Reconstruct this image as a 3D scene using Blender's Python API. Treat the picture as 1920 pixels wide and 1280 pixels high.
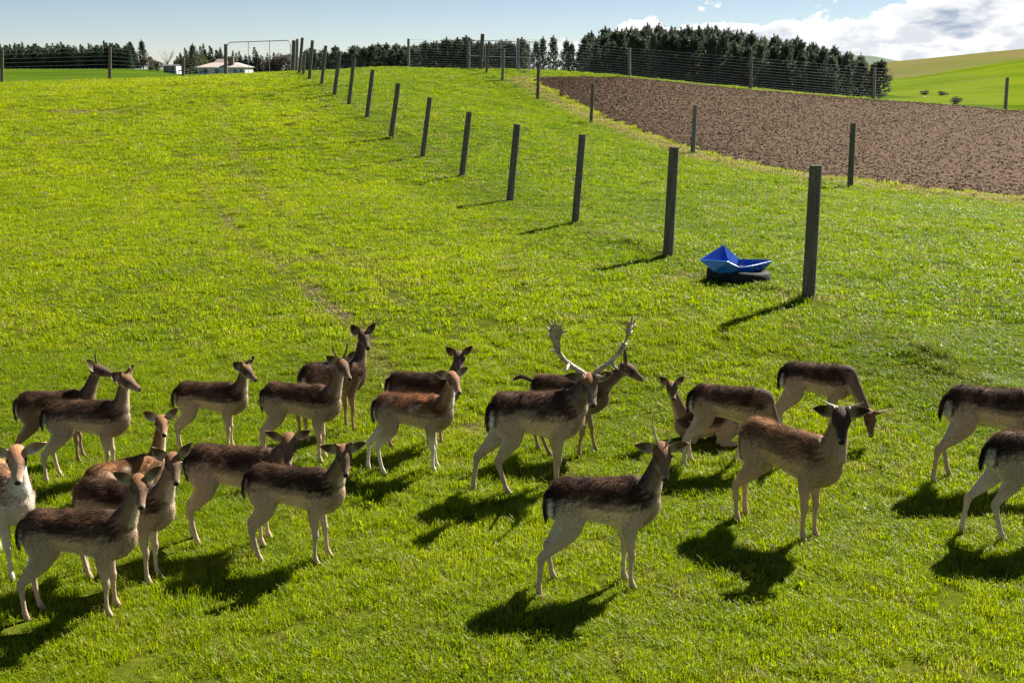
import bpy, math, random
import numpy as np
from mathutils import Vector, Matrix, kdtree, noise as mnoise

for o in list(bpy.data.objects): bpy.data.objects.remove(o)
sc = bpy.context.scene
COL = sc.collection
R = math.radians
rng = np.random.default_rng(7)
random.seed(7)

# ------------------------------------------------------------------ camera, world, sun, exposure
F_PX, CX, CY, HORIZON = 2000.0, 960.0, 640.0, 130.0       # photograph is 1920 x 1280
CAM_H = 3.8
PITCH = math.atan((CY - HORIZON) / F_PX)
cam_d = bpy.data.cameras.new('camera'); cam = bpy.data.objects.new('camera', cam_d); COL.objects.link(cam)
cam_d.sensor_width = 36.0; cam_d.lens = F_PX / 1920.0 * 36.0
cam_d.clip_start = 0.1; cam_d.clip_end = 9000
cam.location = (0, 0, CAM_H); cam.rotation_euler = (math.pi / 2 - PITCH, 0, 0)
sc.camera = cam

SUN_EL, SUN_AZ = R(42.5), R(44)            # azimuth measured from +Y towards +X
sun_dir = Vector((math.sin(SUN_AZ) * math.cos(SUN_EL), math.cos(SUN_AZ) * math.cos(SUN_EL), math.sin(SUN_EL)))
sun_d = bpy.data.lights.new('sun', 'SUN'); sun = bpy.data.objects.new('sun', sun_d); COL.objects.link(sun)
sun_d.energy = 5.0; sun_d.angle = R(0.53); sun_d.color = (1.0, 0.945, 0.84)
sun.rotation_euler = (-sun_dir).to_track_quat('-Z', 'Y').to_euler()

world = bpy.data.worlds.new('World'); sc.world = world; world.use_nodes = True
wt = world.node_tree; wt.nodes.clear()
def WN(t, **k):
    n = wt.nodes.new(t)
    for a, b in k.items(): setattr(n, a, b)
    return n
def wmath(op, a, b=None, c=None, clamp=False):
    n = WN('ShaderNodeMath', operation=op); n.use_clamp = clamp
    for i, v in enumerate((a, b, c)):
        if v is None: continue
        if isinstance(v, (int, float)): n.inputs[i].default_value = v
        else: wt.links.new(v, n.inputs[i])
    return n.outputs[0]
def wstep(x, lo, hi):
    n = WN('ShaderNodeMapRange', interpolation_type='SMOOTHSTEP')
    wt.links.new(x, n.inputs[0]); n.inputs[1].default_value = lo; n.inputs[2].default_value = hi
    return n.outputs[0]
sky = WN('ShaderNodeTexSky', sky_type='NISHITA'); sky.sun_disc = False
sky.sun_elevation = SUN_EL; sky.sun_rotation = SUN_AZ
sky.air_density = 0.65; sky.dust_density = 0.0; sky.ozone_density = 2.0; sky.altitude = 200
SKY_STRENGTH = 0.05
tc = WN('ShaderNodeTexCoord'); sx = WN('ShaderNodeSeparateXYZ'); wt.links.new(tc.outputs['Generated'], sx.inputs[0])
az = wmath('ARCTAN2', sx.outputs[0], sx.outputs[1]); el = wmath('ARCSINE', sx.outputs[2])
def wnoise(ka, ke, seed, detail, rough=0.55):
    c = WN('ShaderNodeCombineXYZ')
    wt.links.new(wmath('MULTIPLY', az, ka), c.inputs[0]); wt.links.new(wmath('MULTIPLY', el, ke), c.inputs[1]); c.inputs[2].default_value = seed
    n = WN('ShaderNodeTexNoise'); n.inputs['Scale'].default_value = 1; n.inputs['Detail'].default_value = detail; n.inputs['Roughness'].default_value = rough
    wt.links.new(c.outputs[0], n.inputs['Vector']); return n.outputs[0]
n1 = wnoise(20, 34, 3.1, 10, 0.60)
n0 = wnoise(5.0, 4, 8.4, 3, 0.5)
# height of the cloud bank's top over the horizon, rising towards the right
base = wmath('MULTIPLY', wstep(az, 0.03, 0.13), 0.038)
base = wmath('ADD', base, wmath('MULTIPLY', wstep(az, 0.22, 0.62), 0.060))
base = wmath('ADD', base, wmath('MULTIPLY', wmath('SUBTRACT', n0, 0.5), 0.055))
base = wmath('ADD', base, 0.003)
fld = wmath('SUBTRACT', wmath('ADD', base, wmath('MULTIPLY', wmath('SUBTRACT', n1, 0.5), 0.090)), el)
cmask = wmath('MULTIPLY', wstep(fld, 0.0, 0.0035), 0.97)
n2 = wnoise(11, 34, 15.7, 7, 0.55)
shade = wstep(n2, 0.49, 0.66)
n3 = wnoise(34, 70, 5.5, 8, 0.55); shade = wmath('MAXIMUM', shade, wmath('MULTIPLY', wmath('SUBTRACT', 1.0, wstep(n3, 0.40, 0.58)), 0.42))
deep = wstep(fld, 0.004, 0.03)
shade = wmath('MULTIPLY', shade, deep)
cc = WN('ShaderNodeMix', data_type='RGBA'); wt.links.new(shade, cc.inputs['Factor'])
cc.inputs['A'].default_value = (0.40, 0.40, 0.40, 1); cc.inputs['B'].default_value = (0.135, 0.165, 0.22, 1)
skyc = WN('ShaderNodeMix', data_type='RGBA', blend_type='MULTIPLY'); skyc.inputs['Factor'].default_value = 1
wt.links.new(sky.outputs[0], skyc.inputs['A']); skyc.inputs['B'].default_value = (SKY_STRENGTH * .80, SKY_STRENGTH * .735, SKY_STRENGTH * .70, 1)
mx = WN('ShaderNodeMix', data_type='RGBA'); wt.links.new(cmask, mx.inputs['Factor'])
wt.links.new(skyc.outputs['Result'], mx.inputs['A']); wt.links.new(cc.outputs['Result'], mx.inputs['B'])
bgn = WN('ShaderNodeBackground'); wt.links.new(mx.outputs['Result'], bgn.inputs[0]); bgn.inputs[1].default_value = 1.0
wo = WN('ShaderNodeOutputWorld'); wt.links.new(bgn.outputs[0], wo.inputs[0])

sc.view_settings.view_transform = 'Standard'; sc.view_settings.look = 'None'
sc.view_settings.exposure = 1.4; sc.view_settings.gamma = 1.0; sc.view_settings.use_curve_mapping = False
sc.render.engine = 'CYCLES'
sc.cycles.max_bounces = 5; sc.cycles.diffuse_bounces = 2; sc.cycles.transmission_bounces = 4; sc.cycles.transparent_max_bounces = 6

# ------------------------------------------------------------------ helpers
cp, sp_ = math.cos(PITCH), math.sin(PITCH)
def ray(px, py):
    """direction of a pixel, scaled so that its component along the view axis is 1"""
    u = (px - CX) / F_PX; v = (CY - py) / F_PX
    return np.array((u, cp + v * sp_, -sp_ + v * cp))
def at(px, py, depth): return np.array((0, 0, CAM_H)) + ray(px, py) * depth
def at_y(px, py, y):
    r = ray(px, py); return np.array((0, 0, CAM_H)) + r * (y / r[1])
def project(p):
    d = np.asarray(p, float) - np.array((0, 0, CAM_H))
    zc = d[1] * cp - d[2] * sp_; vc = d[1] * sp_ + d[2] * cp
    return CX + F_PX * d[0] / zc, CY - F_PX * vc / zc
def sstep(x, a, b):
    t = np.clip((np.asarray(x, float) - a) / (b - a), 0, 1); return t * t * (3 - 2 * t)

def tag(o, label=None, cat=None, group=None, kind=None):
    if label: o['label'] = label
    if cat: o['category'] = cat
    if group: o['group'] = group
    if kind: o['kind'] = kind
    return o
def empty(name, loc=(0, 0, 0), rz=0, s=1.0):
    o = bpy.data.objects.new(name, None); COL.objects.link(o); o.empty_display_size = 0.1
    o.location = Vector([float(v) for v in loc]); o.rotation_euler = (0, 0, rz); o.scale = (s, s, s); return o
def mesh_obj(name, verts, faces, mat, parent=None, smooth=True, loc=None):
    me = bpy.data.meshes.new(name); me.from_pydata([tuple(map(float, v)) for v in verts], [], [tuple(f) for f in faces]); me.update()
    if smooth: me.polygons.foreach_set('use_smooth', [True] * len(me.polygons))
    if mat: me.materials.append(mat)
    o = bpy.data.objects.new(name, me); COL.objects.link(o)
    if parent: o.parent = parent
    if loc is not None: o.location = loc
    return o
def np_mesh(name, V, tris, mat=None, smooth=True, quads=False):
    me = bpy.data.meshes.new(name); n = 4 if quads else 3
    V = np.asarray(V, np.float32); tris = np.asarray(tris, np.int32)
    me.vertices.add(len(V)); me.vertices.foreach_set('co', V.ravel())
    me.loops.add(tris.size); me.loops.foreach_set('vertex_index', tris.ravel())
    me.polygons.add(len(tris)); me.polygons.foreach_set('loop_start', np.arange(0, tris.size, n, dtype=np.int32))
    me.polygons.foreach_set('use_smooth', np.full(len(tris), smooth))
    me.update(calc_edges=True)
    if mat: me.materials.append(mat)
    return me
class MB:
    """collects boxes and tubes into one mesh"""
    def __init__(s): s.v = []; s.f = []
    def box(s, x0, x1, y0, y1, z0, z1):
        b = len(s.v)
        s.v += [(x0,y0,z0),(x1,y0,z0),(x1,y1,z0),(x0,y1,z0),(x0,y0,z1),(x1,y0,z1),(x1,y1,z1),(x0,y1,z1)]
        s.f += [tuple(b + i for i in q) for q in ((0,3,2,1),(4,5,6,7),(0,1,5,4),(1,2,6,5),(2,3,7,6),(3,0,4,7))]
        return s
    def poly(s, pts, faces):
        b = len(s.v); s.v += [tuple(p) for p in pts]; s.f += [tuple(b + i for i in f) for f in faces]; return s
    def tube(s, pts, r, n=6):
        pts = [Vector(p) for p in pts]; rs = r if isinstance(r, (list, tuple)) else [r] * len(pts)
        b = len(s.v); last = None
        for i, p in enumerate(pts):
            t = (pts[min(i + 1, len(pts) - 1)] - pts[max(i - 1, 0)]).normalized()
            if last is None:
                a = Vector((0, 0, 1)) if abs(t.z) < 0.9 else Vector((1, 0, 0)); last = a
            u = (last - t * last.dot(t)).normalized(); last = u; w = t.cross(u)
            for k in range(n):
                an = 2 * math.pi * k / n; s.v.append(tuple(p + (u * math.cos(an) + w * math.sin(an)) * rs[i]))
        for i in range(len(pts) - 1):
            for k in range(n):
                s.f.append((b + i*n + k, b + i*n + (k+1) % n, b + (i+1)*n + (k+1) % n, b + (i+1)*n + k))
        s.f.append(tuple(b + k for k in reversed(range(n)))); s.f.append(tuple(b + (len(pts)-1)*n + k for k in range(n)))
        return s
    def build(s, name, mat, parent=None, smooth=False): return mesh_obj(name, s.v, s.f, mat, parent, smooth)

# ------------------------------------------------------------------ materials
def new_mat(name):
    m = bpy.data.materials.new(name); m.use_nodes = True; nt = m.node_tree
    b = nt.nodes['Principled BSDF']; return m, nt, b
def noise_mat(name, c1, c2, scale=5, rough=0.8, detail=6, bump=0.0, bscale=None, spec=0.3, stretch=(1,1,1), lo=0.35, hi=0.65, metal=0.0, coord='Object'):
    m, nt, b = new_mat(name)
    t = nt.nodes.new('ShaderNodeTexCoord'); mp = nt.nodes.new('ShaderNodeMapping'); mp.inputs['Scale'].default_value = stretch
    nt.links.new(t.outputs[coord], mp.inputs[0])
    n = nt.nodes.new('ShaderNodeTexNoise'); n.inputs['Scale'].default_value = scale; n.inputs['Detail'].default_value = detail
    nt.links.new(mp.outputs[0], n.inputs['Vector'])
    r = nt.nodes.new('ShaderNodeValToRGB'); r.color_ramp.elements[0].position = lo; r.color_ramp.elements[1].position = hi
    r.color_ramp.elements[0].color = (*c1, 1); r.color_ramp.elements[1].color = (*c2, 1)
    nt.links.new(n.outputs[0], r.inputs[0]); nt.links.new(r.outputs[0], b.inputs['Base Color'])
    b.inputs['Roughness'].default_value = rough; b.inputs['Specular IOR Level'].default_value = spec; b.inputs['Metallic'].default_value = metal
    if bump:
        n2 = nt.nodes.new('ShaderNodeTexNoise'); n2.inputs['Scale'].default_value = bscale or scale * 3; n2.inputs['Detail'].default_value = 5
        nt.links.new(mp.outputs[0], n2.inputs['Vector'])
        bp = nt.nodes.new('ShaderNodeBump'); bp.inputs['Strength'].default_value = bump; bp.inputs['Distance'].default_value = 0.05
        nt.links.new(n2.outputs[0], bp.inputs['Height']); nt.links.new(bp.outputs[0], b.inputs['Normal'])
    return m

# ------------------------------------------------------------------ fence posts as measured: base px, top px, depth
MAIN_POSTS = [  # the long fence between the paddock and the strip
 (1515,570,1530,310,15.4),(1252,483,1264,276,19.4),(1078,420,1092,252,23.8),(956,377,970,233,27.9),(866,333,880,210,32.0),
 (792,295,806,183,36.0),(733,258,747,156,39.8),(688,220,699,131,43.6),(654,195,664,110,47.2),(627,178,637,97,50.8),
 (603,159,611,86,54.3),(580,149,586,76,57.6),(561,138,567,71,61.5)]
STRIP_POSTS = [ # the fence along the ploughed field
 (1594,352,1600,231,33.0),(1299,289,1304,197,43.0),(1108,233,1111.6,157,52.5),(1008,187,1010,122,60.0),(942,152,945,91,65.0),(912,139,917,78,67.5)]
FAR_POSTS = [   # behind the ploughed field and over the crest
 (766,127,766,73,72.0),(877,131,877,78,71.0),(971,131,971.5,72,70.5),(1180,146,1180,90,69.0),(1407,168,1408,108,67.0),(1638,187,1640,127,66.0),(1885,207,1889,145,65.0)]
LEFT_POSTS = [(4,157,4,93,64.0),(206,151,206,88,64.5),(343,146,344,109,65.0),(423,142,423,83,66.0)]
GATE_POSTS = [(549,137,551,76,66.0)]

# ------------------------------------------------------------------ terrain
ctrl = []
for L in (MAIN_POSTS, STRIP_POSTS, FAR_POSTS, LEFT_POSTS, GATE_POSTS):
    for bx, by, tx, ty, d in L: ctrl.append(at(bx, by, d))
for x, y, z in [(-8,2,0),(0,2,0),(8,2,0),(-7,7,0),(0,7,0),(6,7,0),(-8,11,0.02),(-2,11,0.02),(3,11.3,0.10),(7,10.8,0.16),(2.9,13.4,.52),(4.2,14.2,.56),
                (-20,6,0),(20,6,0),(-14,20,.30),(-2,18,.38),(-20,34,.85),(-8,30,.55),(-26,50,2.1),(-12,50,2.1),(14,18,.3),(24,20,0.0),(32,34,.0),(28,50,.7),(40,64,.5),
                (-42,64,2.6),(-40,85,1.9),(-20,85,2.3),(0,85,2.6),(20,85,.6),(40,85,-.6)]:
    ctrl.append(np.array((x, y, z)))
ctrl = np.array(ctrl); S = 20.0
def tps_k(d2): return np.where(d2 > 1e-12, 0.5 * d2 * np.log(np.maximum(d2, 1e-12)), 0.0)
P2 = ctrl[:, :2] / S; n_ = len(P2)
K = tps_k(((P2[:, None] - P2[None]) ** 2).sum(-1)) + np.eye(n_) * 0.0015
A = np.zeros((n_ + 3, n_ + 3)); A[:n_, :n_] = K; A[:n_, n_] = 1; A[:n_, n_+1:] = P2; A[n_, :n_] = 1; A[n_+1:, :n_] = P2.T
W = np.linalg.solve(A, np.concatenate([ctrl[:, 2], np.zeros(3)]))
def tps(x, y):
    q = np.stack([x, y], -1) / S; out = np.empty(len(q))
    for i in range(0, len(q), 20000):
        s = q[i:i+20000]; k = tps_k(((s[:, None] - P2[None]) ** 2).sum(-1))
        out[i:i+20000] = k @ W[:n_] + W[n_] + s @ W[n_+1:]
    return out
def vnoise(x, y, seed=0):
    """cheap smooth noise, sum of rotated sines"""
    r = np.random.default_rng(seed); o = np.zeros_like(x)
    for k in range(7):
        a = r.uniform(0, 6.28); f = r.uniform(.6, 1.8); ph = r.uniform(0, 6.28)
        o += np.sin((x * np.cos(a) + y * np.sin(a)) * f + ph + .9 * np.sin((y * np.cos(a) - x * np.sin(a)) * f * .7 + ph * 2))
    return o / 4.0
mainline = np.array([at(p[0], p[1], p[4])[:2] for p in MAIN_POSTS])
d0 = (mainline[0] - mainline[1]); d0 /= np.linalg.norm(d0)
mainline_ext = np.vstack([mainline[0] + d0 * 9, mainline])
def dist_poly(x, y, pl):
    """distance to polyline and signed side (positive = right of it, going away)"""
    best = np.full(x.shape, 1e9); side = np.zeros(x.shape)
    for a, b in zip(pl[:-1], pl[1:]):
        e = b - a; t = np.clip(((x - a[0]) * e[0] + (y - a[1]) * e[1]) / (e @ e), 0, 1)
        dx = x - a[0] - t * e[0]; dy = y - a[1] - t * e[1]; d = np.hypot(dx, dy)
        cr = (x - a[0]) * e[1] - (y - a[1]) * e[0]
        m = d < best; best = np.where(m, d, best); side = np.where(m, np.sign(cr), side)
    return best, side
def terrain(x, y):
    x = np.atleast_1d(np.asarray(x, float)); y = np.atleast_1d(np.asarray(y, float))
    z = tps(np.clip(x, -60, 60), np.clip(y, -4, 92))
    z = z + 0.018 * vnoise(x * 2.2, y * 2.2, 1) * sstep(y, 3, 12) + 0.03 * vnoise(x * .7, y * .7, 2) * sstep(y, 12, 25)
    dl, sd = dist_poly(x, y, mainline_ext)
    z = z + 0.20 * np.exp(-(dl / .30) ** 2) * np.clip(0.2 + 0.8 * vnoise(x * 2.4, y * 2.4, 5), 0, 1) * (1 - sstep(y, 18, 30))
    a = x / np.maximum(y, 1.0)
    left = 1.9 + np.clip((y - 90) / 200, 0, 1) * 1.95
    mid = 1.9 + np.clip((y - 90) / 200, 0, 1) * 0.5
    far = left + (mid - left) * sstep(a, -.345, -.30); far = far + (-1.5 - far) * sstep(a, .02, .22)
    w = sstep(y, 72, 100); z = z * (1 - w) + far * w
    wx = sstep(np.abs(x), 50, 75) * (1 - w); z = z * (1 - wx) + np.where(x > 0, -0.3, 1.6) * wx * sstep(y, 5, 60) 
    return z
def tz(x, y): return float(terrain(x, y)[0])
_ts = np.concatenate([np.linspace(3, 90, 1400), np.linspace(90, 600, 600)])
def hit(px, py):
    r = ray(px, py); p = np.array((0, 0, CAM_H))[None] + _ts[:, None] * r[None]
    dz = p[:, 2] - terrain(p[:, 0], p[:, 1]); i = np.argmax(dz < 0)
    if i == 0: return None
    t = _ts[i-1] + (_ts[i] - _ts[i-1]) * dz[i-1] / (dz[i-1] - dz[i]); return np.array((0, 0, CAM_H)) + r * t

def grid_axis(segs):
    out = [segs[0][0]]
    for a, b, st in segs:
        n = max(1, int(round((b - a) / st))); out += list(np.linspace(a, b, n + 1)[1:])
    return np.array(out)
gx = grid_axis([(-6000,-1500,900),(-1500,-400,180),(-400,-120,35),(-120,-40,4),(-40,-16,.6),(-16,16,.25),(16,40,.6),(40,120,4),(120,400,35),(400,1500,180),(1500,6000,900)])
gy = grid_axis([(-400,-40,60),(-40,2,4),(2,22,.22),(22,80,.45),(80,140,2.5),(140,420,14),(420,1500,120),(1500,7000,900)])
GX, GY = np.meshgrid(gx, gy); fx, fy = GX.ravel(), GY.ravel(); fz = terrain(fx, fy)
nx, ny = len(gx), len(gy); idx = np.arange(nx * ny).reshape(ny, nx)
Q = np.stack([idx[:-1,:-1], idx[:-1,1:], idx[1:,1:], idx[1:,:-1]], -1).reshape(-1, 4)

# worn places in the grass: trodden tracks and bare patches, from where they lie on the ground
def hits(pts): return np.array([hit(*p)[:2] for p in pts])
track_a = hits([(362,298),(378,330),(392,370),(425,412),(452,445),(500,480),(545,515),(600,560),(655,605),(700,660),(760,740)])
track_b = hits([(415,185),(425,240),(442,290),(470,330),(520,400),(640,470),(720,520),(760,570)])
track_c = hits([(500,482),(560,487),(640,480)])
def gauss_spot(x, y, px, py, rx, ry):
    c = hit(px, py); return np.exp(-((x - c[0]) / rx) ** 2 - ((y - c[1]) / ry) ** 2)
def bare_mask(x, y):
    nz = 0.5 + 0.5 * vnoise(x * 2.6, y * 2.6, 11); nz2 = 0.5 + 0.5 * vnoise(x * .9, y * .9, 12)
    m = np.zeros(x.shape)
    da, _ = dist_poly(x, y, track_a); m = np.maximum(m, np.exp(-(da / .17) ** 2) * (0.35 + nz * nz2 * 1.2) * .9)
    db, _ = dist_poly(x, y, track_b); m = np.maximum(m, np.exp(-(db / .2) ** 2) * (0.35 + nz * nz2 * 1.1) * .85)
    dc, _ = dist_poly(x, y, track_c); m = np.maximum(m, np.exp(-(dc / .30) ** 2) * (0.25 + nz))
    m = np.maximum(m, gauss_spot(x, y, 165, 209, 1.5, .9) * (0.5 + .7 * nz)); m = np.maximum(m, gauss_spot(x, y, 150, 267, 1.1, .6) * .45)
    for (px, py, r_) in [(1275,1110,.3),(1110,975,.15),(1285,518,.5),(890,800,.25),(640,1045,.12)]: m = np.maximum(m, gauss_spot(x, y, px, py, r_, r_) * (.25 + .7 * nz))
    dm, _ = dist_poly(x, y, mainline_ext); m = np.maximum(m, np.exp(-(dm / .22) ** 2) * (nz * .65))
    return np.clip(m, 0, 1)
near = (np.abs(fx) < 45) & (fy > 0) & (fy < 80)
bare = np.zeros(len(fx)); bare[near] = bare_mask(fx[near], fy[near])
side = np.zeros(len(fx)); dm_, sd_ = dist_poly(fx[near], fy[near], mainline_ext); side[near] = sstep(dm_ * sd_, -1.8, 2.2)
farf = np.where(fy > 75, 1.0, sstep(fy, 70, 75))
fz = fz - 0.03 * bare

m, nt, b = new_mat('pasture_ground'); M_GROUND = m
def attr(nt, name, typ='GEOMETRY'):
    a = nt.nodes.new('ShaderNodeAttribute'); a.attribute_name = name; a.attribute_type = typ; return a
def mixc(nt, f, a, b_, blend='MIX'):
    n = nt.nodes.new('ShaderNodeMix'); n.data_type = 'RGBA'; n.blend_type = blend
    for s, v in (('Factor', f), ('A', a), ('B', b_)):
        if isinstance(v, tuple): n.inputs[s].default_value = (*v, 1)
        elif isinstance(v, (int, float)): n.inputs[s].default_value = v
        else: nt.links.new(v, n.inputs[s])
    return n.outputs['Result']
def nnoise(nt, scale, detail=4, vec=None, rough=.5):
    n = nt.nodes.new('ShaderNodeTexNoise'); n.inputs['Scale'].default_value = scale; n.inputs['Detail'].default_value = detail; n.inputs['Roughness'].default_value = rough
    if vec is None:
        g = nt.nodes.new('ShaderNodeNewGeometry'); vec = g.outputs['Position']
    nt.links.new(vec, n.inputs['Vector']); return n.outputs[0]
def mrange(nt, x, a, b_, c=0, d=1):
    n = nt.nodes.new('ShaderNodeMapRange'); nt.links.new(x, n.inputs[0])
    for i, v in enumerate((a, b_, c, d)): n.inputs[i + 1].default_value = v
    return n.outputs[0]
g1 = mixc(nt, mrange(nt, nnoise(nt, .9, 5), .35, .65), (.058,.078,.008), (.105,.118,.010))
g2 = mixc(nt, mrange(nt, nnoise(nt, 1.3, 5), .35, .65), (.045,.070,.010), (.080,.100,.014))
c = mixc(nt, attr(nt, 'side').outputs['Fac'], g1, g2)
gfar = mixc(nt, mrange(nt, nnoise(nt, .05, 6), .35, .65), (.046,.088,.005), (.080,.125,.008))
c = mixc(nt, attr(nt, 'far').outputs['Fac'], c, gfar)
c = mixc(nt, mrange(nt, nnoise(nt, 9, 4), .3, .7), mixc(nt, .3, c, (.03,.05,.008)), c)
c = mixc(nt, mrange(nt, attr(nt, 'bare').outputs['Fac'], .25, .8), c, mixc(nt, mrange(nt, nnoise(nt, 12, 5), .35, .65), (.07,.05,.035), (.15,.115,.075)))
nt.links.new(c, b.inputs['Base Color']); b.inputs['Roughness'].default_value = .9; b.inputs['Specular IOR Level'].default_value = .0
bp = nt.nodes.new('ShaderNodeBump'); bp.inputs['Strength'].default_value = .8; bp.inputs['Distance'].default_value = .06
nt.links.new(nnoise(nt, 7, 6), bp.inputs['Height']); nt.links.new(bp.outputs[0], b.inputs['Normal'])
me = np_mesh('ground', np.stack([fx, fy, fz], -1), Q, M_GROUND, quads=True)
for nm, arr in (('bare', bare), ('side', side), ('far', farf)):
    a_ = me.attributes.new(nm, 'FLOAT', 'POINT'); a_.data.foreach_set('value', arr.astype(np.float32))
ground = bpy.data.objects.new('ground', me); COL.objects.link(ground); tag(ground, 'sloping bright green deer paddock rising to a crest', kind='structure')

# ------------------------------------------------------------------ ploughed field (a sheet of its own on the slope)
near_edge = hits([(1001,152),(1040,172),(1100,203),(1180,238),(1260,266),(1350,295),(1500,325),(1700,350),(1920,372)])
e = near_edge[-1] - near_edge[-2]; e /= np.linalg.norm(e); near_edge = np.vstack([near_edge, near_edge[-1] + e * 6, near_edge[-1] + e * 22])
far_edge = np.array([at(p[0], p[1], p[4])[:2] for p in FAR_POSTS[2:]]) + np.array((0, -.6))
far_edge[0] = near_edge[0] + np.array((.6, 1.2))
e = far_edge[-1] - far_edge[-2]; e /= np.linalg.norm(e); far_edge = np.vstack([far_edge, far_edge[-1] + e * 20])
def resample(pl, n):
    s = np.concatenate([[0], np.cumsum(np.hypot(*np.diff(pl, axis=0).T))]); t = np.linspace(0, s[-1], n)
    return np.stack([np.interp(t, s, pl[:, 0]), np.interp(t, s, pl[:, 1])], -1)
NU, NV = 200, 160
ne, fe = resample(near_edge, NU), resample(far_edge, NU); vv = np.linspace(0, 1, NV)[:, None, None]
PF = (ne[None] * (1 - vv) + fe[None] * vv).reshape(-1, 2)
PF[:NU] += np.stack([vnoise(ne[:,0]*2, ne[:,1]*2, 21), vnoise(ne[:,0]*2, ne[:,1]*2, 22)], -1) * .12
def soil_z(x, y): return terrain(x, y) + .05 + .016 * vnoise(x * 5, y * 5, 31) + .010 * vnoise(x * 11, y * 11, 32)
pz = soil_z(PF[:, 0], PF[:, 1]); edge = np.zeros((NV, NU), bool); edge[0] = edge[-1] = True; edge[:, 0] = edge[:, -1] = True
pz[edge.ravel()] = terrain(PF[edge.ravel(), 0], PF[edge.ravel(), 1]) - .04
pi = np.arange(NU * NV).reshape(NV, NU); PQ = np.stack([pi[:-1,:-1], pi[:-1,1:], pi[1:,1:], pi[1:,:-1]], -1).reshape(-1, 4)
m, nt, b = new_mat('ploughed_soil'); M_SOIL = m
c = mixc(nt, mrange(nt, nnoise(nt, 1.1, 6, rough=.65), .35, .65), (.070,.040,.021), (.100,.060,.032))
c = mixc(nt, mrange(nt, nnoise(nt, 14, 5, rough=.7), .42, .72), c, (.135,.090,.054))
nt.links.new(c, b.inputs['Base Color']); b.inputs['Roughness'].default_value = .95; b.inputs['Specular IOR Level'].default_value = .08
bp = nt.nodes.new('ShaderNodeBump'); bp.inputs['Strength'].default_value = .55; bp.inputs['Distance'].default_value = .05
nt.links.new(nnoise(nt, 8, 6, rough=.7), bp.inputs['Height']); nt.links.new(bp.outputs[0], b.inputs['Normal'])
me = np_mesh('ploughed_field', np.column_stack([PF, pz]), PQ, M_SOIL, quads=True)
plough = bpy.data.objects.new('ploughed_field', me); COL.objects.link(plough); tag(plough, 'brown ploughed field on the slope behind the fences', kind='structure')
plough_poly = np.vstack([near_edge, far_edge[::-1]])
def in_poly(x, y, poly):
    ins = np.zeros(x.shape, bool); j = len(poly) - 1
    for i in range(len(poly)):
        xi, yi = poly[i]; xj, yj = poly[j]
        ins ^= ((yi > y) != (yj > y)) & (x < (xj - xi) * (y - yi) / (yj - yi + 1e-12) + xi); j = i
    return ins

# ------------------------------------------------------------------ hills beyond, each a sheet with a crest and a back slope
def hill(name, label, skyline, d_ridge, d_foot, z_foot, mat, rough_amp, ext=None):
    sk = np.array(skyline, float); N, Mv = 90, 36
    px = np.linspace(sk[0, 0], sk[-1, 0], N); py = np.interp(px, sk[:, 0], sk[:, 1])
    kk = np.ones(7) / 7; py = np.convolve(np.pad(py, 3, mode='edge'), kk, mode='valid')
    V = []
    for j in range(Mv):
        t = j / (Mv - 1) * 1.25
        y = d_foot + (d_ridge - d_foot) * t
        for i in range(N):
            top = at_y(px[i], py[i], d_ridge); zt = top[2]; x = top[0] / d_ridge * y
            s = t if t < 1 else 1 - (t - 1) * 1.2
            prof = float(sstep(s, -.15, 1.25)) / float(sstep(1.0, -.15, 1.25)) if t < 1 else s
            z = z_foot + (zt - z_foot) * prof
            z += rough_amp * mnoise.fractal((x / 60, y / 60, 3.3), 1, 2, 4) * (1 - abs(s)) * 2 * min(1, s * 3)
            V.append((x, y, z - (0.4 if j == 0 else 0)))
    I = np.arange(N * Mv).reshape(Mv, N); q = np.stack([I[:-1,:-1], I[:-1,1:], I[1:,1:], I[1:,:-1]], -1).reshape(-1, 4)
    o = bpy.data.objects.new(name, np_mesh(name, V, q, mat, quads=True)); COL.objects.link(o); tag(o, label, kind='structure'); return o
M_HGREEN = noise_mat('hill_pasture', (.080,.128,.008), (.140,.180,.012), .03, .95, 8, .6, .5, .0)
M_HBROWN = noise_mat('hill_tussock', (.155,.130,.052), (.120,.135,.034), .012, .95, 8, .6, .4, .0)
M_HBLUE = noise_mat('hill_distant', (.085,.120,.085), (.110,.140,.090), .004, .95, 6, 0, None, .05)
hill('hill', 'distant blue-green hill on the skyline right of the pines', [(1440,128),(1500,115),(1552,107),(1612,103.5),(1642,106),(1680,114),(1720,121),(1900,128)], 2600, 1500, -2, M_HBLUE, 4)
hill('hill', 'broad olive and brown hill rising to the right edge', [(1500,131),(1600,124),(1665,116),(1762,108),(1837,99),(1920,92),(2150,72),(2600,60),(3200,80)], 820, 430, -1.6, M_HBROWN, 3)
hill('hill', 'bright green grass hill in front of the olive hill', [(1640,152),(1687,147),(1744,140),(1800,129),(1860,120),(1920,111),(2100,88),(2500,70),(3000,90)], 430, 165, -1.55, M_HGREEN, 1.2)
# dry creek bed at the foot of the green hill
M_CREEK = noise_mat('creek_gravel', (.10,.085,.055), (.20,.18,.13), .35, .95, 6, .8, 1.5, .1)
def flat(px, py, z=-1.5):
    r = ray(px, py); t = (z - CAM_H) / r[2]; return (r[0] * t, r[1] * t)
ck = [flat(*p) for p in [(1710,168),(1730,167),(1755,178),(1770,184),(1788,205),(1762,208),(1748,192),(1725,180)]]
cv = [(x, y, tz(x, y) + .10) for x, y in ck]
creek = mesh_obj('creek_bed', cv, [tuple(range(len(cv)))], M_CREEK, smooth=False); tag(creek, 'pale dry creek bed below the green hill', kind='structure')

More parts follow.
